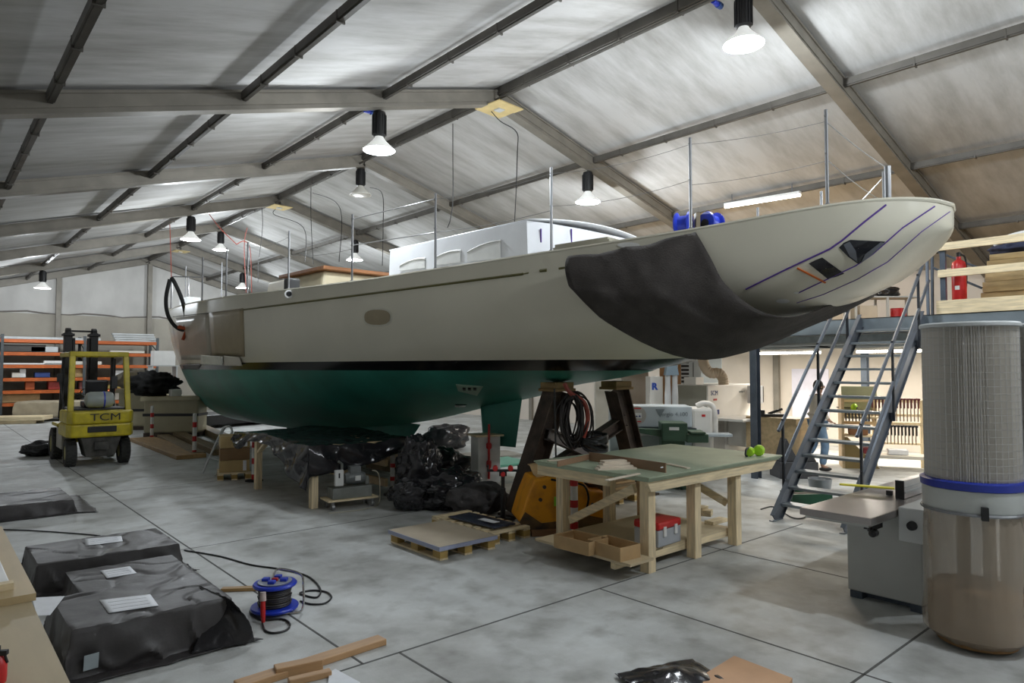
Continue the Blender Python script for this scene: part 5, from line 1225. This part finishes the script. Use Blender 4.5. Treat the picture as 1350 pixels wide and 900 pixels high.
# local: +x = walking direction (right in view), y = depth, z up
def skinmesh(verts,edges,radii,name,m,parent,sub=2,root=0):
    me=bpy.data.meshes.new(name); me.from_pydata(verts,edges,[]); o=bpy.data.objects.new(name,me); COL.objects.link(o)
    o.modifiers.new('k','SKIN'); sv=me.skin_vertices[0].data
    for i,r in enumerate(radii): sv[i].radius=(r,r) if not isinstance(r,tuple) else r
    sv[root].use_root=True
    md=o.modifiers.new('u','SUBSURF'); md.levels=sub
    bpy.context.view_layer.update()
    n=bpy.data.meshes.new_from_object(o.evaluated_get(bpy.context.evaluated_depsgraph_get())); bpy.data.objects.remove(o)
    n.name=name; n.materials.clear(); n.materials.append(m)
    for p in n.polygons: p.use_smooth=True; p.material_index=0
    q=bpy.data.objects.new(name,n); COL.objects.link(q); q.parent=parent; return q
V=[(0,0,.92),(0,0,1.10),(.01,0,1.30),(.02,0,1.44),(.035,0,1.50),(.05,0,1.56),(.055,0,1.63),(.045,0,1.69),  # 0-7 spine, neck, head
 (.0,-.10,.88),(.10,-.10,.50),(.03,-.10,.09),(.16,-.10,.05),     # near leg 8-11
 (.0,.10,.88),(-.03,.10,.50),(-.27,.10,.12),(-.17,.10,.05),      # far leg 12-15
 (.02,-.19,1.41),(.0,-.23,1.14),(.14,-.20,.98),(.20,-.19,.95),    # near arm 16-19
 (.02,.19,1.41),(-.02,.22,1.14),(.18,.20,1.02),(.25,.19,1.0)]
Ed=[(0,1),(1,2),(2,3),(3,4),(4,5),(5,6),(6,7),(0,8),(8,9),(9,10),(10,11),(0,12),(12,13),(13,14),(14,15),(3,16),(16,17),(17,18),(18,19),(3,20),(20,21),(21,22),(22,23)]
Rr=[.12,.11,.125,.09,.05,.055,.085,.07,.085,.06,.042,.035,.085,.06,.042,.035,.05,.042,.03,.022,.05,.042,.03,.022]
skinmesh(V,Ed,Rr,'body',skin,MAN)
skinmesh([V[0][:2]+(.96,)]+V[1:4]+[V[16],V[17],(.11,-.205,1.01),V[20],V[21],(.15,.205,1.04),(0,0,.88)],[(0,1),(1,2),(2,3),(3,4),(4,5),(5,6),(3,7),(7,8),(8,9),(0,10)],[.15,.14,.15,.10,.072,.06,.045,.072,.06,.045,.145],'sweater',sweater,MAN)
skinmesh([(0,0,.93),V[8],V[9],(.035,-.10,.11),V[12],V[13],(-.255,.10,.14)],[(0,1),(1,2),(2,3),(0,4),(4,5),(5,6)],[.135,.11,.082,.068,.11,.082,.068],'jeans',jeans,MAN)
hb=MB(); hb.lathe([(.001,.12),(.05,.105),(.085,.06),(.098,.0),(.09,-.05),(.085,-.07)],c=(.022,0,1.655),n=20,cap=False); hb.build('hair',hairm,MAN,smooth=True)
for q,(sx_,sy_,sz_) in ((( .03,-.10,.045),(.13,.05,.045)),((-.30+.06,.10,.06),(.12,.05,.045))):
    s_=MB().lathe([(.001,-1),(.7,-.8),(1,-.2),(.9,.4),(.4,.9),(.001,1)],n=14).build('shoe',shoe,MAN,smooth=True); s_.scale=(sx_,sy_,sz_); s_.location=(q[0]+.06,q[1],q[2])
b=MB().lathe([(.001,.03),(.014,.012),(.016,-.012),(.001,-.02)],c=(.142,0,1.625),n=8).build('nose',skin,MAN,smooth=True)
for sy_ in (-1,1):
    MB().lathe([(.001,-.008),(.02,-.006),(.024,0),(.02,.006),(.001,.008)],c=(.045,sy_*.088,1.63),n=12,axis=(0.3,1,0)).build('ear',skin,MAN,smooth=True)
    MB().lathe([(.001,-.006),(.011,0),(.001,.006)],c=(.123,sy_*.033,1.65),n=8,axis=(1,0,0)).build('eye',black,MAN,smooth=True)
    hx,hy,hz=(V[19] if sy_<0 else V[23])
    for f in range(4): MB().tube([(hx,hy+.016*(f-1.5),hz),(hx+.045,hy+.018*(f-1.5),hz-.012),(hx+.06,hy+.018*(f-1.5),hz-.04)],[.009,.008,.006],6).build('finger',skin,MAN,smooth=True)
    MB().tube([(hx-.02,hy-sy_*.02,hz+.01),(hx+.02,hy-sy_*.045,hz),(hx+.04,hy-sy_*.045,hz-.012)],[.01,.009,.007],6).build('thumb',skin,MAN,smooth=True)
MB().box(.117,.127,-.025,.025,1.585,1.592).build('mouth',mat('lip',(.35,.12,.10),.5),MAN)
# ------------- planer (jointer)
jw=mat('planer_grey',(.50,.51,.49),.45,var=.06); jt=mat('planer_table',(.42,.39,.38),.28,.75,var=.15,sc=3); jl=mat('planer_light',(.62,.64,.64),.4,var=.05)
PL=thing('planer','long grey surface planer with an aluminium fence right of the stairs','planer',(6.6,2.35,0))
MB().box(6.20,7.9,2.02,2.62,.06,.775).build('cabinet',jw,PL,world=True,bev=.012); 
MB().box(6.30,7.8,2.08,2.56,0.001,.06).box(6.2,6.34,2.02,2.12,0.001,.06).box(6.2,6.34,2.5,2.6,0.001,.06).build('plinth',dsteel,PL,world=True)
MB().box(5.50,7.0,2.14,2.70,.795,.852).build('infeed_table',jt,PL,world=True,bev=.006)
MB().box(5.52,6.98,2.17,2.66,.775,.796).build('table_rib',jw,PL,world=True)
MB().box(7.03,8.6,2.14,2.70,.795,.852).build('outfeed_table',jt,PL,world=True,bev=.006)
MB().box(6.02,7.4,1.93,2.135,.60,.875).build('front_housing',jl,PL,world=True,bev=.01)
MB().lathe([(.01,0),(.038,0),(.035,.03),(.01,.035)],c=(6.02,2.03,.74),n=20,axis=(-1,0,0)).build('knob',black,PL,world=True)
fa=G(1182,657,.853); fb=G(1222,640,.853)
fy=fa.y
MB().box(fa.x,fa.x+1.3,fy-.06,fy,.856,1.01).build('fence',mat('fence_alu',(.62,.62,.62),.3,.7),PL,world=True,bev=.006); MB().box(fa.x-.012,fa.x,fy-.065,fy+.005,.853,1.015).build('fence_cap',black,PL,world=True)
MB().box(fa.x+.02,fa.x+1.3,fy-.064,fy-.06,.90,.92).box(fa.x+.02,fa.x+1.3,fy-.064,fy-.06,.95,.96).build('fence_groove',gs,PL,world=True)
ya=G(1107,638,.90); yb=G(1181,643,.90)
ym=mat('guard_yellow',(.75,.68,.03),.4)
MB().bar((ya.x,ya.y,.90),(yb.x-.03,yb.y,.90),.07,.014).build('guard_bar',ym,PL,world=True,bev=.003)
MB().bar((yb.x-.15,yb.y,.853),(yb.x-.15,yb.y,.893),.05,.03,up=(1,0,0)).build('guard_bracket',black,PL,world=True)
MB().tube([(5.75,2.25,.70),(5.75,2.25,.79)],.02,6).lathe([(.01,-.04),(.03,-.03),(.03,.03),(.01,.04)],c=(5.75,2.22,.69),n=10,axis=(1,0,0)).bx((5.95,2.3,.73),(.18,.08,.09)).build('lever',black,PL,world=True)
# ------------- dust collectors
pleat=bpy.data.materials.new('pleated_paper'); pleat.use_nodes=True
def _pl():
    N=pleat.node_tree.nodes;b=N['Principled BSDF'];b.inputs['Base Color'].default_value=(.66,.63,.58,1);b.inputs['Roughness'].default_value=.7
_pl()
dcg=mat('collector_grey',(.52,.54,.52),.4,var=.06); bagm=None
bag=bpy.data.materials.new('clear_bag'); bag.use_nodes=True
def _bag():
    nt=bag.node_tree;N=nt.nodes;L=nt.links;b=N['Principled BSDF'];b.inputs['Base Color'].default_value=(.40,.33,.25,1);b.inputs['Roughness'].default_value=.22;b.inputs['Alpha'].default_value=.6;b.inputs['Coat Weight'].default_value=.48
    tc=N.new('ShaderNodeTexCoord');mp=N.new('ShaderNodeMapping');mp.inputs['Scale'].default_value=(1,1,.25);L.new(tc.outputs['Object'],mp.inputs[0]);n=N.new('ShaderNodeTexNoise');n.inputs['Scale'].default_value=7;L.new(mp.outputs[0],n.inputs['Vector'])
    bp=N.new('ShaderNodeBump');bp.inputs['Strength'].default_value=.6;bp.inputs['Distance'].default_value=.04;L.new(n.outputs['Fac'],bp.inputs['Height']);L.new(bp.outputs[0],b.inputs['Normal'])
_bag()
sawd=mat('sawdust',(.33,.18,.07),.9,var=.35,sc=3,st=(1,1,5),bump=.3,bs=60)
def collector(x,y,label,rz):
    t=thing('dust_collector',label,'dust collector',(x,y,0),rz,None); r=.300
    n=110; P=[]
    for z in (1.19,2.31): P.append([((r-.02*(k%2))*math.cos(2*PI*k/(2*n)),(r-.02*(k%2))*math.sin(2*PI*k/(2*n)),z) for k in range(2*n)]+[(r,0,z)])
    fc_=MB().grid(P).build('filter_cartridge',pleat,t)
    w=MB()
    for k in range(22): w.tube([(r*1.01*math.cos(2*PI*j/40),r*1.01*math.sin(2*PI*j/40),1.22+.05*k) for j in range(40)],.0016,3,close=True)
    for k in range(44): 
        a=2*PI*k/44; w.tube([(r*1.01*math.cos(a),r*1.01*math.sin(a),1.19),(r*1.01*math.cos(a),r*1.01*math.sin(a),2.31)],.0016,3,cap=False)
    w.build('wire_cage',mat('cage_wire',(.75,.75,.75),.3,.8),fc_)
    MB().lathe([(.01,2.325),(.28,2.325),(.31,2.33),(.318,2.32),(.318,2.30),(.30,2.295)],n=48).build('top_cap',gs,t,smooth=True)
    MB().lathe([(.31,1.135),(.332,1.14),(.336,1.19),(.315,1.20)],n=48).build('blue_clamp_band',mat('band_blue',(.02,.04,.35),.35),t,smooth=True)
    MB().lathe([(.05,.985),(.318,.985),(.322,1.0),(.322,1.135),(.05,1.135)],n=48).build('collar',dcg,t,smooth=True)
    MB().tube([(.325*math.cos(2*PI*k/40),.325*math.sin(2*PI*k/40),.975) for k in range(40)],.012,6,close=True).build('bag_strap',psteel,t)
    MB().box(-.02,.02,-.36,-.325,.95,1.04).build('latch',black,t)
    # bag: soft folds
    P=[]
    zs=[.985,.96,.93,.85,.7,.5,.36,.22,.1,.04,.012]
    for z in zs:
        row=[]
        for k in range(73):
            a=2*PI*k/72; rr=.318+.012*noise.noise(Vector((math.cos(a)*3,math.sin(a)*3,z*1.5)))+(.02 if z<.5 else 0)*math.sin(z*9)
            if z>.9: rr-=.012*abs(math.sin(a*12))
            if z<.08: rr-= (.08-z)*1.6
            row.append((rr*math.cos(a),rr*math.sin(a),z))
        P.append(row)
    MB().grid(P).build('clear_bag',bag,t,smooth=True)
    P=[]
    for z in (.02,.1,.2,.3,.40,.43):
        row=[]
        for k in range(49):
            a=2*PI*k/48; rr=.300 if z>.05 else .25
            if z==.43: rr=.0
            row.append((rr*math.cos(a),rr*math.sin(a),z+(.05*noise.noise(Vector((math.cos(a)*1.5,math.sin(a)*1.5,x))) if z>=.4 else 0)))
        P.append(row)
    MB().grid(P).build('sawdust_fill',sawd,t,smooth=True)
    for a in (2.2,): MB().box(-.04,.04,.33,.40,0.001,1.1).build('support_post',dcg,t)
    return t
dx,dy=5.86,1.565
collector(dx,dy,'nearer dust collector with a clear bag of sawdust beside the planer',-YAW-.4)
collector(dx+.52,dy-.42,'farther dust collector, cut by the right edge of the picture',-YAW+.5)
o=thing('fan_housing','grey fan housing joining the two dust collectors','housing',(dx+.3,dy-.2,1.0),-YAW)
MB().tube([(.10,.42,.06),(.10,.42,.9)],.04,8).build('riser',dcg,o); MB().lathe([(.01,-.15),(.12,-.14),(.14,-.1),(.14,.1),(.12,.14),(.01,.15)],c=(.34,.42,.30),n=20,axis=(0,0,1)).build('motor',mat('motor_blue',(.02,.05,.13),.4),o,smooth=True)
MB().box(.05,.4,.38,.48,.0,.15).build('bridge',dcg,o); MB().box(.05,.12,.40,.46,-.999,.0).build('leg',dcg,o)
# ================================================================ FOREGROUND LEFT
DR={}
def wrapped(cx,cy,hx,hy,top,over,label,seed,m=matte_film,wr=.007,rz=0,**k): DR[seed]=drape('wrapped_panel_stack',cx,cy,hx,hy,top,over,rz,m,label,'package',n=80,wr=wr,seed=seed,spread=.10,**k); return DR[seed]
def panels(cx,cy,hx,hy,top): pass
wrapped(1.40,7.72,.58,.43,.27,(.33,.33,.36,.36),'black wrapped stack crossing behind the other two, nearest the cable',1)
wrapped(1.44,6.62,.43,.50,.21,(.2,.27,.2,.25),'middle black wrapped stack, partly under the nearest one',5)
wrapped(1.28,5.62,.50,.42,.31,(.40,.36,.42,.30),'nearest black wrapped stack with a crumpled shiny corner',9,wr=.010,solid=.004)
wrapped(.95,11.75,.70,.62,.19,(.3,.42,.26,.3),'distant black wrapped stack at the left edge of the floor',13)
def sheet(poly,z,label,name='paper_sheet',m=paper,cat='paper'):
    P=[G(x,y,z) for x,y in poly]; c=sum(P,Vector())/len(P); o=MB().prism([p-Vector((c.x,c.y,z)) for p in P],(0,0,.002)).build(name,m); o.location=(c.x,c.y,z+.012); return tag(o,label,cat)
def sheet_on(key,poly,label):
    bv=bvh_of([DR[key]]); A,B,C,D=[Vector((*p,0)) for p in poly]; P=[]
    for i in range(9):
        row=[]
        for j in range(9):
            u,v=i/8,j/8; q=A*(1-u)*(1-v)+B*u*(1-v)+C*u*v+D*(1-u)*v; h=bv.ray_cast(EYE,ray(q.x,q.y))
            if h[0] is None: print('SHEET MISS',label); return
            row.append(h[0]+Vector((0,0,.006)))
        P.append(row)
    o=MB().grid(P).build('paper_sheet',paper,smooth=True,solid=.0015); b=MB()
    ln=mat('print_grey',(.35,.36,.38),.7)
    for r in (2,4,6):
        b.tube([P[i][r]+Vector((0,0,.0015)) for i in range(1,8)],.0012,3,cap=False)
    b.build('printed_line',ln,o); return tag(o,label,'paper')
sheet_on(1,[(112,711),(160,707),(162,714),(113,720)],'white label sheet on the stack nearest the cable')
sheet_on(5,[(132,753),(171,747),(180,756),(141,763)],'white label sheet on the middle wrapped stack')
sheet_on(9,[(131,792),(198,784),(209,799),(143,809)],'large creased white sheet on the nearest wrapped stack')
P=[G(x,y,.318) for x,y in ((146,797),(158,795),(160,802),(148,804))]; 
sheet_on(13,[(0,649),(31,646),(32,651),(0,655)],'white label sheet on the distant wrapped stack')
sheet([(42,790),(85,788),(66,813),(49,814)],.30,'plain white paper corner sticking out beside the plywood table')
lb=MB().bx((0,0,0),(.085,.004,.10)).build('clear_label',mat('clear_label',(.35,.40,.42),.2)); lp_=G(119,872,.10); lb.location=(lp_.x+.0,lp_.y-.03,.11); lb.rotation_euler=(.12,0,.1); tag(lb,'small translucent label pouch on the front of the nearest stack','label')
# crumpled shiny corner of the nearest stack
A,B,C,D=G(262,772,.32),G(300,789,.32),G(334,846,.015),G(250,862,.015); P=[]
for i in range(25):
    row=[]
    for j in range(25):
        u,v=i/24,j/24; q=A*(1-u)*(1-v)+B*u*(1-v)+C*u*v+D*(1-u)*v
        q=q+Vector((.03,-.06,.0))*math.sin(PI*v)+Vector((.6,-.7,.3))*(.035*abs(noise.noise(Vector((u*4,v*3,2))))+.02*abs(noise.noise(Vector((u*9,v*7,5)))))
        q.z=max(q.z,.012); row.append(q)
    P.append(row)
MB().grid(P).build('crumpled_corner',filmm,DR[9],smooth=True,solid=.003,world=True)
# plywood table at the left edge
PT_=thing('plywood_table','plywood topped table at the bottom left corner','table',(-.1,4.4,0))
MB().box(-.75,.455,2.2,4.30,.80,.822).build('table_top',mat('birch_ply',(.46,.37,.23),.45,var=.12,sc=2,st=(5,1,5)),PT_,world=True)
MB().box(-.75,.475,4.22,6.15,.823,.86).build('upper_board',mat('birch_ply_warm',(.50,.38,.21),.45,var=.15,sc=2,st=(5,1,5)),PT_,world=True)
for x,y in ((-.6,2.4),(.3,2.4),(-.6,5.9),(.3,5.9)): MB().box(x-.045,x+.045,y-.045,y+.045,0,.80).build('leg',pine,PT_,world=True)
fx=.045
WF=thing('window_frame_panel','white framed pane lying on the plywood table','frame',(.12,4.75,.8605))
MB().box(-.05,.335,4.43,4.48,.8605,.885).box(-.05,.335,5.22,5.27,.8605,.885).box(.285,.335,4.48,5.22,.8605,.885).box(-.4,-.35,4.43,5.27,.8605,.885).box(-.35,-.05,4.43,4.48,.8605,.885).box(-.35,-.05,5.22,5.27,.8605,.885).build('frame',white,WF,world=True,bev=.004)
MB().box(-.35,.29,4.48,5.22,.866,.872).build('pane',mat('pane_grey',(.22,.26,.28),.08),WF,world=True)
MB().box(-.4,.35,4.36,4.42,.8605,.895).build('edge_batten',pineX,WF,world=True)
for ch in kids(WF): ch.location.x+=fx
rb=G(6,897,.823); RB=thing('spray_bottle','red bottle with a black trigger on the plywood table','bottle',(rb.x-.02,rb.y,.8225),-.5)
MB().lathe([(.001,0),(.026,0),(.028,.02),(.028,.07),(.016,.09),(.012,.10)],n=20).build('bottle',red,RB,smooth=True)
MB().box(-.012,.03,-.01,.01,.10,.118).box(-.01,.004,-.008,.008,.118,.135).tube([(.02,0,.10),(.03,0,.07)],.005,6).build('trigger',black,RB,bev=.002)
# cable reel
rc=G(371,812); CRL=thing('cable_reel','blue cable reel with black cable and a chrome stand','cable reel',(rc.x,rc.y+.14,0),-YAW)
rbm=mat('reel_blue',(.015,.045,.50),.3)
MB().lathe([(.02,.03),(.185,.03),(.19,.045),(.185,.055),(.02,.055)],n=40).build('lower_flange',rbm,CRL,smooth=True)
MB().lathe([(.02,.215),(.17,.215),(.175,.228),(.165,.24),(.02,.24)],n=40).build('upper_flange',rbm,CRL,smooth=True)
b=MB()
for i in range(9): b.tube([((.122+.006*math.sin(i*2.1))*math.cos(2*PI*k/30),(.122+.006*math.sin(i*2.1))*math.sin(2*PI*k/30),.068+.017*i) for k in range(30)],.0095,6,close=True)
b.lathe([(.10,.055),(.10,.215)],n=24,cap=False); b.build('wound_cable',mat('cable_brown',(.035,.03,.028),.5),CRL,smooth=True)
MB().lathe([(.02,.24),(.13,.24),(.135,.25),(.02,.252)],n=30).build('grey_disc',mat('reel_disc',(.30,.32,.36),.3),CRL,smooth=True)
for a in (0,1.57,3.14,4.71): MB().bx((.075*math.cos(a),.075*math.sin(a),.262),(.055,.055,.025),Matrix.Rotation(a,3,'Z')).build('socket_cover',rbm,CRL,bev=.006)
MB().bx((0,0,.262),(.05,.03,.022)).build('switch',red,CRL,bev=.004)
MB().tube(bez([(-.02,.0,.27),(.02,.02,.34),(.20,.02,.30),(.235,.0,.20),(.235,-.02,.03),(.16,-.06,.012),(-.12,-.08,.012),(-.16,.1,.012),(.1,.14,.012)],50),.009,8).build('stand',mat('chrome',(.6,.6,.6),.15,1.0,var=.02),CRL,smooth=True)
MB().tube([(.0,0,.0),(0,0,.26)],.02,8).build('axle',black,CRL)
rt=G(347,822); t=thing('inspection_lamp','red handled inspection lamp leaning on the cable reel','lamp',(rt.x,rt.y,0),-YAW)
MB().tube([(.0,0,.012),(-.004,.0,.10),(-.012,.02,.17)],[.014,.02,.018],10).build('handle',red,t,smooth=True); MB().tube([(-.012,.02,.17),(-.016,.03,.235)],[.026,.022],10).build('guard',mat('lamp_guard',(.55,.45,.42),.4),t,smooth=True)
def floorcable(pts,label,r=.008,m=cable,name='power_cable',n=80,z=.009):
    P=bez([G(x,y,z) for x,y in pts],n); return tag(MB().tube(P,r,6).build(name,m,smooth=True),label,'cable')
floorcable([(-20,697),(40,699),(100,703),(132,706)],'thin black cable crossing the floor left of the wrapped stacks')
floorcable([(243,725),(290,733),(330,744),(370,750),(405,759),(422,775),(418,787),(400,784),(396,781),(412,778),(430,780),(437,787),(428,795),(410,796),(396,792)],'thin black cable running from the wrapped stacks to the cable reel')
floorcable([(345,793),(333,800),(330,807),(337,813),(348,817),(372,816),(382,822),(378,830),(362,834),(350,831),(346,822)],'short loop of black cable in front of the cable reel')
floorcable([(1003,671),(1020,668),(1045,682),(1062,681),(1063,672),(1058,664)],'black cable on the floor at the foot of the stairs')
A,B=G(292,779),G(345,777); plank((A.x,A.y),(B.x,B.y),.07,.03,tan,'short tan batten between the wrapped stack and the cable reel',0,None,'batten')
# timber strips at the bottom
oak=mat('planed_oak',(.52,.31,.15),.45,var=.2,sc=2,st=(1.5,12,12))
A,B=G(312,910),G(504,847); plank((A.x,A.y),(B.x,B.y),.115,.045,oak,'long planed plank lying diagonally at the bottom of the picture')
A,B=G(362,893),G(424,880); plank((A.x,A.y),(B.x,B.y),.09,.07,oak,'short thick block in front of the long plank',0,None,'block')
A,B=G(380,903),G(436,890); plank((A.x,A.y),(B.x,B.y),.06,.04,oak,'short thin strip in front of the short block',0,None,'strip')
sheet([(434,889),(442,884),(475,902),(470,915),(432,908)],0.0,'white paper sheet on the floor by the planed blocks')
# bottom right: orange-brown panel and black film
a1,a2,a3,a4=G(968,870),G(1045,900),G(1010,960),G(895,915)
cc=(a1+a3)/2; o=MB().prism([p-Vector((cc.x,cc.y,0)) for p in (a1,a2,a3,a4)],(0,0,.03)).build('orange_board',mat('orange_ply',(.58,.34,.19),.5,var=.12),bev=.003); o.location=(cc.x,cc.y,.002); tag(o,'orange brown board at the bottom edge of the picture','board')
f=G(905,895); o=MB().grid([[(x,y,.02+.05*math.exp(-((x)/.18)**2-((y)/.12)**2)+.02*abs(noise.noise(Vector((x*9,y*9,1))))) for y in [-.18+.36*j/24 for j in range(25)]] for x in [-.32+.6*i/30 for i in range(31)]]).build('black_film_scrap',filmm,smooth=True,solid=.004); o.location=(f.x-.09,f.y+.04,0); o.rotation_euler=(0,0,math.radians(-20)); tag(o,'scrap of shiny black film left of the orange brown board','film')
# ================================================================ OVERHEAD BITS
for k,sc_ in ((0,1.0),(2,.9),(4,.9)):
    y=BAY0+BAY*k; t=thing('ridge_plate','square plywood plate under the ridge at the '+{0:'nearest visible',2:'third',4:'fifth'}[k]+' frame','plate',(RX,y-.05,RZ-.24))
    MB().bx((0,0,0),(.62*sc_,.62*sc_,.02),Matrix.Rotation(.1,3,'Z')).build('plate',mat('plate_ply',(.62,.48,.22),.6,var=.15),t); MB().bx((0,0,-.02),(.14,.14,.02)).build('junction_box',gs,t); MB().box(-.02,.02,-.02,.02,0,.12).build('hanger',dsteel,t)
def hang(pts,X,label,m=cable,r=.009,D=None,name='hanging_cable'):
    P=[atX(x,y,X) if D is None else atD(x,y,D) for x,y in pts]; return tag(MB().tube(bez(P,30),r,5).build(name,m,smooth=True),label,'cable','cables hanging from the ridge' if m is cable else None)
hang([(597,163),(597,200),(597,262),(594,288),(590,300)],RX-.3,'black cable dropping from the ridge onto the white deckhouse roof')
hang([(648,147),(660,160),(681,174),(682,200),(680,260),(678,298)],RX-.2,'bent black cable falling from the nearest plywood plate')
hang([(345,270),(346,300),(341,345),(340,372)],RX-.2,'black cable hanging straight down beside the third plywood plate')
hang([(364,275),(362,283),(400,300),(402,345)],RX,'black cable looping right from the third plywood plate')
hang([(410,246),(410,290),(413,348)],RX-.1,'black cable hanging left of the forward deckhouse lid')
hang([(412,254),(448,274),(447,345)],RX+.1,'black cable hanging right of the forward deckhouse lid')
hang([(488,247),(504,256),(505,300),(504,350)],RX-.1,'black cable beside the second ridge lamp')
hang([(222,222),(223,262),(224,300),(226,366)],None,'red cable hanging straight down to the black hose loop',redcable,.012,21)
hang([(232,215),(262,262),(288,298),(312,322)],None,'slanting red cable stretched from the purlin to the ridge',redcable,.012,20)
hang([(326,300),(322,325),(325,390)],None,'red cable falling behind the bow stanchions',redcable,.012,19)
hang([(312,322),(322,318),(330,330),(332,388)],None,'red cable looped over a bow stanchion',redcable,.012,18.9)
def socket(px,py,X,label):
    p=atX(px,py,X); t=thing('blue_socket',label,'socket',tuple(p)); b=MB().tube([(-.09,0,0),(.05,.02,.01)],.035,10); b.build('plug',blue,t,smooth=True)
    MB().tube([(.05,.02,.01),(.13,.02,.01)],.045,10).build('coupling',mat('coupling_blue',(.03,.10,.35),.4),t,smooth=True); MB().tube(bez([(-.09,0,0),(-.16,0,.06),(-.05,0,.14),(.02,0,.2)],12),.008,5).build('lead',cable,t)
socket(486,147,RX-2.3,'blue cable socket left of the lamp over the port side'); socket(800,209,RX+2.9,'blue cable socket on the purlin right of the lamp above the hose reels'); socket(945,4,RX,'blue cable socket on the ridge beside the nearest lamp')
